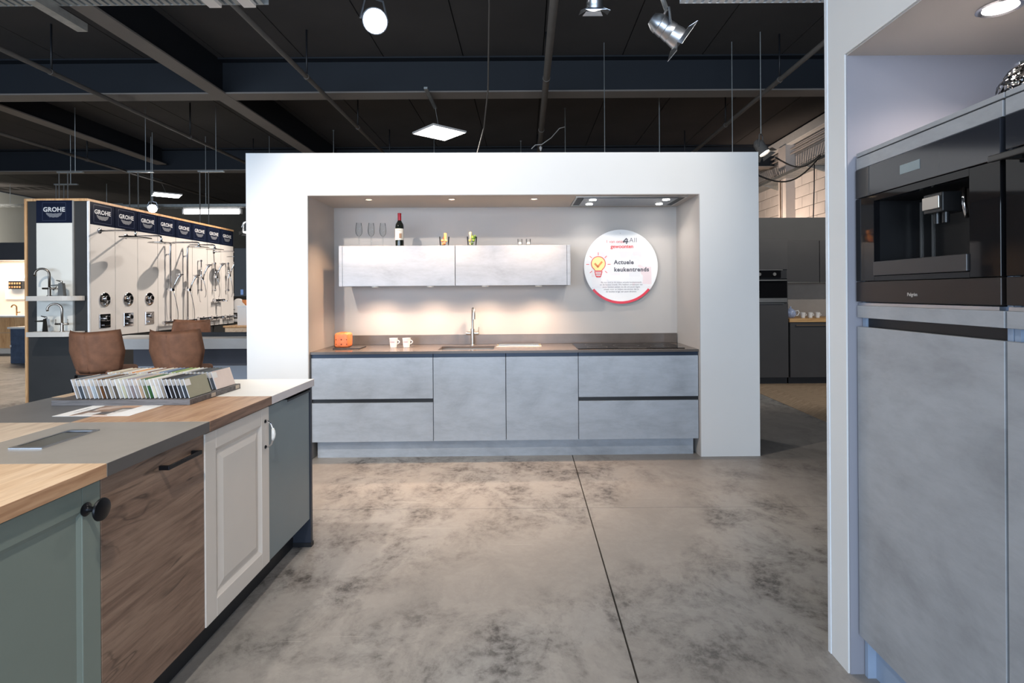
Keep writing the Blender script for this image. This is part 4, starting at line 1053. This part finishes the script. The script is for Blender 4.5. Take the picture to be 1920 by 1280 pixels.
def thermostat(y, z, label, L=.28):
    x = PX+.06
    t = thing('thermostat_tap', (x, y, z), label, 'tap', 'thermostat taps')
    obj('barrel', MB().tube([(x, y-L/2, z), (x, y+L/2, z)], .021, 14), CHROME, t, 'auto')
    for s in (-1, 1):
        obj('knob', MB().cyl((x, y+s*(L/2)-.02, z), .026, .04, 'y', 16), CHROME, t, 'auto')
        obj('wall_union', MB().lathe([(0, 0), (.03, 0), (.03, .008), (.014, .014), (.014, .06), (0, .06)], (PX, y+s*.075, z), 16, 'x'), CHROME, t, 'auto')
    obj('spout', MB().box(x, x+.13, y-.02, y+.02, z-.018, z-.002, .004, 2), CHROME, t)
thermostat(8.72, .985, 'chrome thermostat tap low on the sixth panel')
thermostat(9.10, .985, 'chrome thermostat tap low on the seventh panel')
thermostat(9.15, 1.27, 'chrome bath tap higher up on the seventh panel', .24)
thermostat(9.50, .985, 'chrome thermostat tap low on the last panel')
for z, lb in ((1.385, 'small white shelf at the far display edge, above the other'), (.93, 'small white shelf at the far display edge, below the other')):
    t = thing('corner_shelf', (DXF+.10, 9.80, z), lb, 'shelf', 'white shelves at the far display edge')
    obj('board', MB().box(DXF-.02, DXF+.28, 9.742, 9.90, z-.05, z, .004, 2), PANW, t)
t = thing('toilet_seat', (DXF+.10, 9.83, 1.1), 'white rounded toilet seat sample at the far display edge', 'toilet seat')
obj('lid', MB().lathe([(0, 0), (.10, 0), (.115, .02), (.10, .045), (0, .05)], (DXF+.08, 9.7402, 1.18), 24, 'y'), PANW, t, 'auto')
obj('hinge', MB().box(DXF-.03, DXF+.13, 9.7402, 9.77, 1.04, 1.09, .004, 2), PANW, t)

# ================================================================== BAR COUNTER AND STOOLS
BARL, BARR = -4.62, -2.05
t = thing('bar_counter', (-3.3, 6.05, 0), 'long light grey bar counter behind the leather stools', 'bar counter')
box('bar_top', (BARL, BARR, 5.77, 6.37, .79, .90), concrete_laminate('bar_top_laminate', srgb(188, 188, 188), .08, .4), t, .002, 1)
box('bar_body', (BARL+.30, BARR-.05, 6.02, 6.30, .0005, .789), plain('bar_dark', srgb(74, 74, 82), .6), t)
box('foot_panel', (BARL+.28, BARR-.03, 5.99, 6.02, .0005, .585), plain('bar_foot_panel', srgb(140, 146, 156), .5), t)
LEATH = plain('brown_leather', srgb(128, 86, 62), .72, var=.2, scale=14)
SEAM = plain('leather_seam', srgb(84, 52, 36), .7)
def stool(x, y, f, label):
    """back of the stool at y; f=+1 faces +y"""
    t = thing('bar_stool', (x, y+f*.22, 0), label, 'stool', 'brown leather bar stools')
    zb, H = .665, .375
    def shell_pt(u, v, off):
        wv = .203+.050*min(1, v/.50) - (.024*max(0, (v-.50)/.50))
        z = zb + v*H + .018*(u*u)*v - .012*(1-u*u)*(1-v)*0
        cv = .13*u*u
        yy = y + f*(cv + .05*(1-v) + off) + f*.015*math.exp(-(u/.07)**2)*1.0
        return (x+u*wv, yy, z)
    mb = MB(); nu, nv = 22, 10; G = {}
    for s_i, off in ((0, -.016), (1, .018)):
        for i in range(nu+1):
            for j in range(nv+1):
                u = -1+2*i/nu; v = j/nv
                e = min(1, (1-abs(u))*9, v*7+.0, (1-v)*7); e = max(0, e)
                o_ = off*math.sqrt(e) if e > 0 else 0
                G[s_i, i, j] = mb.bm.verts.new(shell_pt(u, v, o_))
    for s_i in (0, 1):
        for i in range(nu):
            for j in range(nv):
                mb.bm.faces.new((G[s_i, i, j], G[s_i, i+1, j], G[s_i, i+1, j+1], G[s_i, i, j+1]))
    bmesh.ops.remove_doubles(mb.bm, verts=mb.bm.verts, dist=.0008)
    bk = obj('backrest', mb, LEATH, t, True)
    obj('seam', MB().tube([Vector(shell_pt(0, v/10, -.014)) for v in range(1, 10)], .0022, 6), SEAM, bk, True)
    obj('seat', MB().box(x-.165, x+.165, y+f*.09, y+f*.46, .645, .705, .03, 3), LEATH, t, True)
    lg = []
    for sx in (-1, 1):
        for sy in (.10, .40):
            obj('leg', MB().tube([(x+sx*.15, y+f*sy, .648), (x+sx*.21, y+f*(sy+(-.05 if sy < .2 else .05)), .0)], .011, 8), BLACKM, t, True)
    fr = MB(); zf = .22; k = .15+.06*(1-zf/.648)
    ya_, yb_ = y+f*(.10-.05*(1-zf/.648)), y+f*(.40+.05*(1-zf/.648))
    fr.tube([(x-k, ya_, zf), (x+k, ya_, zf)], .008, 8); fr.tube([(x-k, yb_, zf), (x+k, yb_, zf)], .008, 8)
    obj('footrest', fr, BLACKM, t, True)
stool(-3.88, 4.80, 1, 'brown leather bar stool at the bar, farther from the white partition')
stool(-3.16, 4.80, 1, 'brown leather bar stool at the bar, nearer the white partition')
stool(-4.18, 6.98, -1, 'brown leather bar stool on the far side of the bar counter')
t = thing('serving_tray', (-3.5, 6.2, .9), 'black tray lying on the bar counter', 'tray')
obj('tray_base', MB().box(-3.86, -3.08, 6.08, 6.34, .9005, .91, .003, 2), GLASSB, t)
tr = MB(); tr.box(-3.87, -3.07, 6.07, 6.08, .9005, .928); tr.box(-3.87, -3.07, 6.34, 6.35, .9005, .928); tr.box(-3.87, -3.86, 6.08, 6.34, .9005, .928); tr.box(-3.08, -3.07, 6.08, 6.34, .9005, .928)
obj('tray_rim', tr, BLACKP, t)
t = thing('screen_stand', (-3.5, 7.3, 0), 'tall black screen on a stand beside the shower display', 'screen')
obj('screen', MB().box(-3.88, -3.15, 7.28, 7.33, 1.335, 1.985, .006, 2), plain('screen_black', (.010, .010, .011), .5), t)
obj('badge', MB().box(-3.79, -3.755, 7.277, 7.28, 1.36, 1.43), plain('screen_badge', srgb(110, 140, 190), .4), t)
obj('post', MB().tube([(-3.6, 7.31, .02), (-3.6, 7.31, 1.335)], .025, 12), BLACKM, t, True)
obj('foot', MB().box(-3.85, -3.35, 7.15, 7.47, .0005, .02, .004, 2), BLACKM, t)
# things far behind the bar
t = thing('wooden_crate', (-4.4, 8.6, .0), 'small wooden cabinet far behind the bar next to the partition edge', 'cabinet')
obj('body', MB().box(-4.62, -4.2, 8.4, 8.8, .0005, .86, .003, 1), TRIMW, t); obj('top', MB().box(-4.64, -4.18, 8.38, 8.82, .86, .885, .002, 1), TRIMW, t)
obj('door', MB().box(-4.61, -4.21, 8.385, 8.399, .03, .85, .001, 1), OAKL, t)
t = thing('white_box', (-4.35, 8.6, .885), 'white carton on the wooden cabinet far behind the bar', 'box')
obj('carton', MB().box(-4.47, -4.22, 8.48, 8.75, .8855, 1.17, .002, 1), PANW, t); obj('lid', MB().box(-4.475, -4.215, 8.475, 8.755, 1.17, 1.19, .002, 1), WHITE, t)
t = thing('candle_bowl', (-4.35, 8.6, 1.19), 'orange bowl on the white carton far behind the bar', 'bowl')
obj('bowl', MB().lathe([(0, 0), (.04, 0), (.09, .05), (.10, .09), (.095, .09), (.08, .05), (0, .012)], (-4.35, 8.6, 1.1905), 20), plain('orange_bowl', srgb(226, 140, 78), .4), t, 'auto')  # plain orange colour without glow
obj('candle', MB().cyl((-4.35, 8.6, 1.203), .02, .05, 'z', 12), PANW, t)

# ================================================================== BATHROOM CORNER, far left
WARMW = plain('warm_white_wall', srgb(236, 222, 206), .7, var=.02)
t = thing('bathroom_alcove', (-11.6, 12.9, 0), 'lit bathroom alcove with a dark fascia at the far left', 'alcove')
box('back_panel', (-13.6, -9.3, 13.0, 13.08, .0005, 2.2), WARMW, t)
box('fascia', (-13.6, -9.3, 12.2, 12.26, 2.17, 2.56), plain('dark_fascia', srgb(66, 66, 70), .6), t)
box('alcove_ceiling', (-13.6, -9.3, 12.26, 13.08, 2.2, 2.24), WARMW, t)
box('side_panel', (-9.3, -9.22, 12.2, 13.08, .0005, 2.56), plain('dark_fascia', srgb(66, 66, 70), .6), t)
area('alcove_light', (-11.6, 12.6, 2.18), (3.6, .3), 60, (1, .84, .66), rot=(0, 0, 0))
t = thing('vanity_unit', (-11.6, 12.7, .2), 'wide oak vanity with a white top in the lit bathroom alcove', 'vanity')
box('top', (-12.9, -10.3, 12.48, 12.998, .88, .915), WTOP, t, .002, 1)
for za, zb in ((.18, .52), (.535, .875)):
    d = box('drawer_front', (-12.88, -10.32, 12.49, 12.51, za, zb), TRIMW, t, .002, 1)
box('carcass', (-12.87, -10.33, 12.512, 12.998, .17, .878), OAKL, t)
t = thing('mirror_panel', (-12.2, 12.98, 1.2), 'pale glossy panel in place of a mirror with a lamp strip on the bathroom alcove wall', 'mirror')
box('glass', (-12.35, -11.65, 12.975, 12.999, 1.29, 1.79), plain('pale_gloss_panel', srgb(240, 236, 230), .15, 0.0, 0), t)  # pale panel instead of mirror glass, its brightness put into the colour
box('lamp_strip', (-12.35, -11.65, 12.93, 12.998, 1.80, 1.84), emit('mirror_lamp', (1, .95, .88), 9), t)
t = thing('basin_tap', (-11.82, 12.75, .915), 'bronze arched tap on the white vanity top', 'tap')
BR = plain('bronze', srgb(150, 116, 80), .3, 1.0)
obj('spout', MB().tube([(-11.82, 12.7, .916), (-11.82, 12.7, 1.10)]+[(-11.82-.06*(1-math.cos(PI*k/8)), 12.7, 1.10+.06*math.sin(PI*k/8)) for k in range(1, 9)], .014, 10), BR, t, True)
obj('handle', MB().tube([(-11.82, 12.7, .98), (-11.74, 12.7, .99)], .012, 10), BR, t, True)
t = thing('sample_rack', (-11.5, 12.97, 1.5), 'small dark slanted rack of samples on the alcove wall', 'rack')
obj('rack_board', MB().box(-12.20, -11.88, 12.90, 12.974, 1.53, 1.72, .003, 1), BLACKP, t)
for i in range(5):
    for j in range(2): obj('sample', MB().box(-12.18+i*.06, -12.15+i*.06, 12.890, 12.90, 1.555+j*.085, 1.60+j*.085), TRIMW, t)
t = thing('drawer_pedestal', (-10.1, 11.3, 0), 'dark blue pedestal with a white top before the bathroom alcove', 'pedestal')
box('body', (-10.46, -9.75, 11.1, 11.6, .0005, .70), plain('ink_blue_wood', srgb(66, 78, 98), .55, var=.2, scale=12), t)
box('top', (-10.50, -9.71, 11.07, 11.62, .70, .735), WTOP, t, .002, 1)
box('edge_pull', (-10.462, -10.44, 11.085, 11.1, .33, .37), WTOP, t)

# ================================================================== DARK KITCHEN, right background
KD = plain('anthracite_front', srgb(64, 62, 62), .5, var=.06, scale=3)
KDP = plain('anthracite_panel', srgb(84, 82, 80), .6, var=.03)
t = thing('back_panel', (4.2, 8.66, 0), 'tall dark grey panel behind the dark kitchen', 'panel')
obj('board', MB().box(3.0, 5.3, 8.62, 8.66, .0005, 2.52), KDP, t)
obj('splash_board', MB().box(3.87, 5.3, 8.60, 8.62, .962, 1.484), plain('warm_grey_splash', srgb(150, 142, 134), .6), t)
t = thing('tall_cabinet', (3.57, 8.3, 0), 'tall dark cabinet column with the far built-in oven', 'cabinet')
c = MB(); c.box(3.27, 3.85, 8.021, 8.598, .10, 1.195); c.box(3.27, 3.85, 8.021, 8.598, 1.675, 2.13); c.box(3.27, 3.85, 8.45, 8.598, 1.195, 1.675); c.box(3.27, 3.285, 8.021, 8.45, 1.195, 1.675); c.box(3.835, 3.85, 8.021, 8.45, 1.195, 1.675)
obj('carcass', c, KD, t)
box('door', (3.27, 3.845, 8.0, 8.02, 1.68, 2.13), KD, t, .001, 1); box('door', (3.27, 3.845, 8.0, 8.02, .10, 1.175), KD, t, .001, 1)
box('edge_handle', (3.27, 3.76, 7.98, 8.0, 1.668, 1.676), STEEL, t); box('edge_handle', (3.27, 3.78, 7.98, 8.0, 1.176, 1.184), STEEL, t)
box('kickboard', (3.27, 3.85, 8.06, 8.08, .0005, .098), BLACKP, t)
t = thing('built_in_oven', (3.57, 8.2, 1.2), 'small far black oven with two knobs in the dark kitchen', 'oven')
box('body', (3.29, 3.83, 8.012, 8.44, 1.20, 1.67), BLACKP, t)
box('control_panel', (3.29, 3.74, 7.995, 8.012, 1.555, 1.662), GLASSB, t)
dr = box('oven_door', (3.29, 3.83, 7.995, 8.012, 1.265, 1.545), GLASSB, t, .001, 1)
box('bar_handle', (3.31, 3.81, 7.955, 7.97, 1.515, 1.53), STEEL, dr)
box('lower_trim', (3.29, 3.83, 7.995, 8.012, 1.20, 1.26), STEEL, t)
for x in (3.42, 3.64): obj('knob', MB().cyl((x, 7.975, 1.61), .024, .02, 'y', 18), STEEL, t, 'auto')
def wcab(x0, x1, lb):
    t = thing('wall_cabinet', ((x0+x1)/2, 8.4, 1.49), lb, 'cabinet', 'dark wall cabinets')
    box('carcass', (x0+.001, x1-.001, 8.251, 8.598, 1.50, 2.115), KD, t); box('door', (x0+.002, x1-.002, 8.23, 8.25, 1.50, 2.12), KD, t, .001, 1)
    box('bottom_strip', (x0+.002, x1-.002, 8.23, 8.59, 1.485, 1.499), STEEL, t)
wcab(3.88, 4.43, 'dark wall cabinet above the teapot in the far kitchen'); wcab(4.435, 5.0, 'dark wall cabinet right of the one above the teapot')
t = thing('base_cabinet', (4.45, 8.3, 0), 'dark base cabinet under the oak board in the far kitchen', 'cabinet')
box('carcass', (3.87, 5.0, 8.021, 8.598, .10, .905), KD, t); box('door', (3.872, 4.998, 8.0, 8.02, .10, .895), KD, t, .001, 1)
box('edge_handle', (3.95, 4.9, 7.975, 8.0, .855, .866), plain('bronze_edge', srgb(150, 128, 106), .4, .8), t); box('kickboard', (3.87, 5.0, 8.06, 8.08, .0005, .098), BLACKP, t)
o = box('chopping_worktop', (3.86, 5.0, 7.99, 8.60, .906, .96), wood('honey_oak_top', srgb(206, 160, 104), srgb(220, 178, 122), srgb(170, 122, 74), 'x', .5, knots=False), None, .003, 1); tag(o, 'honey oak worktop of the far dark kitchen', 'worktop')
t = thing('teapot', (3.99, 8.2, .96), 'blue and white teapot on the oak worktop', 'teapot')
BW = plain('blue_white_china', srgb(160, 172, 200), .3, var=.45, scale=40)
obj('belly', MB().lathe([(0, 0), (.045, 0), (.075, .03), (.08, .07), (.065, .11), (.035, .13), (.03, .14), (0, .145)], (3.975, 8.2, .9605), 24), BW, t, True)
obj('lid_knob', MB().lathe([(0, 0), (.008, .0), (.014, .015), (.01, .028), (0, .03)], (3.975, 8.2, 1.103), 12), BW, t, True)
obj('handle', MB().tube([(4.045, 8.2, 1.06), (4.09, 8.2, 1.07), (4.105, 8.2, 1.04), (4.085, 8.2, 1.0), (4.045, 8.2, .99)], .008, 8), plain('white_china', srgb(238, 236, 232), .25), t, True)
obj('spout', MB().tube([(3.91, 8.2, 1.0), (3.87, 8.2, 1.03), (3.855, 8.2, 1.07)], [.018, .012, .008], 10), BW, t, True)
for i, (x, lb) in enumerate(((4.15, 'white cup on the oak worktop, next to the teapot'), (4.26, 'white cup on the oak worktop, second from the teapot'), (4.37, 'white cup on the oak worktop, farthest from the teapot'))):
    mug(x, 8.18, .9605, lb, 'cups on the oak worktop', False, False, 1.0)

# cable tray, pipes and cables on the right-hand wall
def tray_y(name, x0, x1, y0, y1, z, label, mt):
    t = thing(name, ((x0+x1)/2, (y0+y1)/2, z), label, 'cable tray')
    s_ = MB(); s_.box(x0, x0+.004, y0, y1, z, z+.06); s_.box(x1-.004, x1, y0, y1, z, z+.06); obj('side_rails', s_, mt, t)
    b_ = MB(); n = int((y1-y0)/.08)
    for k in range(n): b_.box(x0+.004, x1-.004, y0+k*.08, y0+k*.08+.05, z, z+.004)
    o = obj('perforated_base', b_, mt, t); o['kind'] = 'stuff'
    return t
t = tray_y('cable_tray', 5.62, 5.984, 9.0, 15.5, 3.86, 'galvanised cable tray bracketed to the pale block wall', GALV)
for y in (10.9, 12.9, 14.6):
    obj('bracket', MB().prism([(5.60, 3.858), (5.984, 3.858), (5.984, 3.74)], 'y', y, y+.03), GALV, t)
for z, x, lb in ((4.50, 5.90, 'thin painted pipe high on the pale block wall, the upper of two'), (4.40, 5.90, 'thin painted pipe high on the pale block wall, the lower of two')):
    o = obj('wall_pipe', MB().tube([(x, 9.0, z), (x, 16.0, z)], .022, 10), plain('pale_pipe', srgb(150, 142, 136), .5), None, True); tag(o, lb, 'pipe', 'pipes along the block wall')
o = obj('drop_pipe', MB().tube([(5.74, 12.27, .1), (5.74, 12.27, 3.85)], .014, 8), plain('brown_pipe', srgb(128, 98, 74), .5), None, True); tag(o, 'thin vertical pipe in front of the wall pilaster', 'pipe')
o = obj('cable', MB().tube([(5.7, 10.75, 3.85), (5.72, 10.8, 3.4), (5.75, 10.9, 2.8), (5.76, 10.95, .6)], .011, 8), BLACKP, None, True); tag(o, 'black cable hanging down from the galvanised tray', 'cable')
o = obj('cable', MB().tube([Vector((3.35, 7.3, 3.15)).lerp(Vector((5.62, 10.4, 3.95)), k/14)+Vector((0, 0, -.18*math.sin(PI*k/14))) for k in range(15)], .011, 8), BLACKP, None, True); tag(o, 'black cable sagging from the far can spot to the tray, the upper loop', 'cable')
o = obj('cable', MB().tube([Vector((3.2, 7.75, 3.06)).lerp(Vector((5.61, 10.35, 3.92)), k/14)+Vector((0, 0, -.30*math.sin(PI*k/14))) for k in range(15)], .013, 8), BLACKP, None, True); tag(o, 'thick black cable sagging behind the white partition, the lower loop', 'cable')

# ================================================================== UNDER THE CEILING
def pipe(x, z, r, y0, y1, label, mt, hang):
    t = thing('ceiling_pipe', (x, (y0+y1)/2, z), label, 'pipe', 'sprinkler pipes under the ceiling')
    obj('pipe_run', MB().tube([(x, y0, z), (x, y1, z)], r, 12), mt, t, True)
    for y in hang:
        h = obj('hanger', MB().tube([(x, y, z), (x, y, CZ)], .012, 8), BLACKP, t, True)
        obj('clamp', MB().lathe([(r, -.02), (r+.008, -.02), (r+.008, .02), (r, .02)], (x, y, z), 14, 'y', True), DKPIPE, h)
pipe(-6.05, 4.22, .030, -5, 21.8, 'sprinkler pipe crossing the left part of the ceiling', DKPIPE, (4.5, 7.0, 9.9, 12.2))
pipe(-2.86, 4.22, .030, -5, 21.8, 'sprinkler pipe passing left of the bright lamp', DKPIPE, (5.0, 7.2, 9.4, 11.6))
pipe(.30, 4.22, .045, -5, 21.8, 'thick sprinkler pipe running towards the partition middle', DKPIPE, (4.8, 7.3, 9.6, 12.0))
pipe(3.46, 4.22, .032, -5, 21.8, 'sprinkler pipe descending towards the partition right end', DKPIPE, (5.1, 7.4, 9.4, 11.8))
pipe(-9.2, 4.22, .030, -5, 21.8, 'sprinkler pipe at the far left of the ceiling', DKPIPE, (9.2, 11.5))
def tray_x(x0, x1, y, z, label, mt, w_=.20, slat=.05):
    t = thing('cable_tray', ((x0+x1)/2, y, z), label, 'cable tray')
    s_ = MB(); s_.box(x0, x1, y-w_/2, y-w_/2+.004, z, z+.06); s_.box(x0, x1, y+w_/2-.004, y+w_/2, z, z+.06); obj('side_rails', s_, mt, t)
    b_ = MB(); n = int((x1-x0)/slat)
    for k in range(n): b_.box(x0+k*slat, x0+k*slat+slat*.6, y-w_/2+.004, y+w_/2-.004, z, z+.004)
    o = obj('perforated_base', b_, mt, t); o['kind'] = 'stuff'
    return t
def rods(t, pts, zt=CZ):
    for (x, y, z) in pts: obj('threaded_rod', MB().tube([(x, y, z), (x, y, zt)], .006, 6), GALV, t)
t = tray_x(-4.2, -1.64, 3.44, 3.225, 'galvanised cable tray at the top left of the view', GALV, .16)
rods(t, [(-3.6, 3.44, 3.28), (-2.3, 3.44, 3.28)])
for xx in (-1.97, -1.75): obj('junction_box', MB().box(xx-.04, xx+.04, 3.38, 3.50, 3.195, 3.224, .003, 1), PANW, t)
obj('mounting_rail', MB().box(-3.06, -2.99, 3.35, 3.75, 3.17, 3.224), GALV, t)
t = tray_x(1.00, 2.1, 3.42, 3.205, 'pale cable tray at the top edge beside the white side wall', plain('white_tray', srgb(206, 206, 206), .5), .16); rods(t, [(1.5, 3.42, 3.27)])
t = tray_x(1.1, 2.95, 7.62, 3.18, 'cable tray hidden mostly behind the white partition', GALV, .12); rods(t, [(1.12, 7.62, 3.20), (2.90, 7.62, 3.20)])
t = tray_x(-9.5, -4.2, 12.0, 3.28, 'long galvanised tray far behind the shower display', GALV, .22, .12); rods(t, [(-8.2, 12.0, 3.3), (-7.0, 12.0, 3.3), (-5.6, 12.0, 3.3), (-4.6, 12.0, 3.3)])
t = tray_x(-17.4, -12.4, 17.0, 4.15, 'galvanised tray on the far left wall', GALV, .25, .2); rods(t, [(-13, 17.0, 4.2), (-16, 17.0, 4.2)])
# single suspension rods
for (x, y, zb, lb) in ((.77, 10.3, 3.3, 'thin suspension rod just right of the ceiling pipe middle'), (-.08, 12.5, 3.3, 'thin suspension rod left of the thick ceiling pipe'), (-4.05, 11.6, 3.2, 'thin suspension rod above the partition left part'), (-1.95, 11.8, 3.1, 'thin suspension rod below the square lamp panel'), (2.2, 8.9, 3.2, 'thin suspension rod right of the white cable end')):
    t = thing('suspension_rod', (x, y, zb), lb, 'rod', 'suspension rods')
    obj('rod', MB().tube([(x, y, zb), (x, y, CZ)], .008, 6), GALV, t); obj('anchor', MB().cyl((x, y, CZ-.02), .02, .02, 'z', 8), GALV, t)
# hanging cables
o = obj('cable', MB().tube([(-.38, 5.5, 4.8), (-.40, 6.4, 4.75), (-.5, 7.6, 4.2), (-.62, 8.4, 3.9), (-.85, 9.2, 3.5), (-1.2, 9.3, 3.2)], .011, 8), DKPIPE, None, True); tag(o, 'grey cable dangling right of the square lamp panel', 'cable')
t = thing('cable', (.5, 10.2, 3.9), 'white cable end hooked between rod and thick pipe', 'cable')
obj('cord', MB().tube([(.76, 10.3, 4.48), (.66, 10.25, 4.44), (.5, 10.2, 4.25), (.32, 10.1, 4.10), (.20, 10.1, 4.09), (.13, 10.1, 4.02)], .008, 8), PANW, t, True)
obj('plug', MB().lathe([(0, 0), (.01, 0), (.03, .06), (.012, .09), (0, .09)], (.30, 10.1, 3.98), 12), PANW, t, 'auto')
# light panels
LEDG = emit('led_panel_glow', (1, .98, .95), 14)
def led_panel(x, y, z, s_, ang, label, rodtop):
    t = thing('ceiling_lamp', (x, y, z), label, 'lamp', 'square lamp panels')
    M = Matrix.Translation((x, y, z)) @ Matrix.Rotation(ang, 4, 'Z')
    fr = MB(); h = s_/2
    fr.box(-h, h, -h, -h+.012, 0, .03); fr.box(-h, h, h-.012, h, 0, .03); fr.box(-h, -h+.012, -h+.012, h-.012, 0, .03); fr.box(h-.012, h, -h+.012, h-.012, 0, .03); fr.box(-h+.012, h-.012, -h+.012, h-.012, .02, .03)
    obj('frame', fr.xf(M), PANW, t)
    obj('diffuser', MB().box(-h+.012, h-.012, -h+.012, h-.012, .003, .008).xf(M), LEDG, t)
    obj('hanger', MB().tube([(x, y, z+.03), (x-.03, y-.2, z+.35)], .004, 6), GALV, t)
    obj('rail', MB().box(x-.06, x-.01, y-1.0, y-.15, z+.34, z+.37).xf(Matrix.Identity(4)), GALV, t)
    obj('threaded_rod', MB().tube([(x-.03, y-.5, z+.36), (x-.03, y-.5, CZ)], .006, 6), GALV, t)
led_panel(-1.36, 8.75, 3.92, .62, math.radians(42), 'square glowing lamp panel hanging above the partition middle', 0)
led_panel(-9.3, 14.2, 3.95, .62, math.radians(40), 'square glowing lamp panel hanging far behind the shower display', 0)
area('led_panel_light', (-1.36, 8.75, 3.90), (.6, .6), 70, (1, .97, .93), rot=(0, 0, 0))
area('led_panel_light', (-9.3, 14.2, 3.93), (.6, .6), 70, (1, .97, .93), rot=(0, 0, 0))
t = thing('tube_lamp', (-6.7, 12.0, 3.1), 'long glowing tube lamp under the far tray', 'lamp')
obj('tube', MB().tube([(-7.38, 11.9, 3.17), (-6.22, 11.9, 3.17)], .05, 14), emit('tube_glow', (1, .96, .90), 10), t, True)
obj('fitting', MB().box(-7.42, -6.18, 11.87, 11.93, 3.225, 3.262), PANW, t)
for x in (-7.42, -6.18): obj('socket', MB().box(x-.02, x+.02, 11.87, 11.93, 3.12, 3.225), PANW, t)
# can spots
def can(name, loc, aim, label, up, glow, r=.055, L=.19, mt=ALU, flaps=True, armto=None):
    loc, aim = Vector(loc), Vector(aim)
    q = (aim-loc).to_track_quat('Z', 'Y'); M = Matrix.Translation(loc) @ q.to_matrix().to_4x4()
    t = thing(name, loc, label, 'spotlight', 'can spotlights')
    prof = [(0, -L), (r*.55, -L*.97), (r*.85, -L*.82), (r*.95, -L*.7), (r*.90, -L*.68), (r*.95, -L*.5), (r*.90, -L*.48), (r*.97, -L*.3), (r*.93, -L*.28), (r*1.02, -L*.1), (r*1.02, 0), (r*.94, 0), (r*.92, -L*.18), (0, -L*.2)]
    obj('can', MB().lathe(prof, (0, 0, 0), 24).xf(M), mt, t, 'auto')
    obj('lens', MB().lathe([(0, -.022), (r*.90, -.022), (r*.90, -.019), (0, -.017)], (0, 0, 0), 24).xf(M), glow, t)
    if flaps:
        ff = MB()
        for k in range(4):
            a = k*PI/2; w2 = r*1.0
            pl_ = MB(); ff.box(-w2, w2, 0, 0, 0, 0) if False else None
            R = Matrix.Rotation(a, 4, 'Z')
            vs = [R @ Vector(p) for p in ((-r*.9, r*1.0, 0), (r*.9, r*1.0, 0), (r*1.25, r*1.75, r*.35), (-r*1.25, r*1.75, r*.35))]
            vs2 = [v+Vector((0, 0, .0025)) for v in vs]
            A = [ff.bm.verts.new(M @ v) for v in vs]; B = [ff.bm.verts.new(M @ v) for v in vs2]
            ff.bm.faces.new(A[::-1]); ff.bm.faces.new(B)
            for i in range(4): ff.bm.faces.new((A[i], A[(i+1) % 4], B[(i+1) % 4], B[i]))
        ff_ = obj('barn_doors', ff, mt, t)
    side = (q @ Vector((1, 0, 0))); mid = loc + (q @ Vector((0, 0, -L*.45)))
    top = Vector((mid.x, mid.y, up))
    yk = MB()
    for s in (-1, 1):
        p = mid+side*s*(r*1.12); yk.tube([p, Vector((p.x, p.y, up-.02)).lerp(top, .35)+Vector((0, 0, 0)), top], .008, 6)
    obj('yoke', yk, mt, t)
    rr = .016
    if armto == 'up': armto = (top.x, top.y, CZ); rr = .007
    if armto is not None:
        d = obj('mounting_rail', MB().tube([top, Vector(armto)], rr, 6), GALV, t)
    return t
BRIGHT = emit('lamp_lens_bright', (1, .97, .92), 60)
LENS = emit('lamp_lens', (1, .93, .82), 8)
can('can_spotlight', (-1.04, 3.83, 3.27), (-.45, 2.2, 2.3), 'bright can spotlight shining towards the viewer', 3.47, BRIGHT, .085, .2, ALU, False, (-1.04, 3.83, 4.84))  # can and lens oversized, the lamp's glare put into their shape
can('can_spotlight', (.47, 3.62, 3.235), (.47, 3.9, 2.2), 'can spotlight pointing down at the top edge, middle of the view', 3.47, LENS, .055, .20, ALU, True, (.47, 3.2, 3.5))
can('can_spotlight', (1.01, 3.55, 3.00), (1.8, 3.62, 2.44), 'tilted silver can spotlight beside the pale cable tray', 3.19, LENS, .068, .23, ALU, True, (.74, 3.2, 3.30))
can('can_spotlight', (3.21, 7.3, 3.20), (3.42, 7.1, 2.7), 'can spotlight with cables above the partition right end', 3.47, LENS, .075, .22, GREYM, True, 'up')
can('can_spotlight', (-7.9, 11.6, 3.20), (-6.2, 8.9, 2.5), 'bright can spotlight on the far tray behind the display', 3.36, BRIGHT, .09, .2, ALU, False, 'up')
can('can_spotlight', (-6.05, 11.9, 2.72), (-6.0, 11.8, 2.2), 'far can spotlight hanging just left of the partition', 2.95, LENS, .09, .24, ALU, True, (-6.05, 12.0, 3.30))
spot('can_beam', (-1.0, 3.74, 3.2), (-.3, 2.2, .0), 40, NEUT, 90, .7, .06)
# suspended rail frames above the display
for i, (x, y, lb) in enumerate(((-9.6, 11.2, 'leftmost'), (-8.6, 10.1, 'second from the left'), (-7.3, 10.1, 'third from the left'), (-6.0, 10.1, 'nearest the white partition'))):
    t = thing('lamp_rail', (x, y, 3.6), 'thin suspended lamp rail above the shower display, ' + lb, 'rail', 'suspended lamp rails')
    obj('rail', MB().box(x-.03, x+.45, y-.02, y+.02, 3.63, 3.655), GALV, t)
    for dx in (0, .16): obj('upright', MB().tube([(x+dx, y, 3.64), (x+dx, y, 2.6)], .010, 6), GREYM, t)
    obj('threaded_rod', MB().tube([(x+.3, y, 3.655), (x+.3, y, CZ)], .006, 6), GALV, t)

# ------------------------------------------------------------------ turn the kitchen to its slight angle
bpy.context.view_layer.update()
for o in KROOTS:
    o.matrix_world = KM @ o.matrix_world
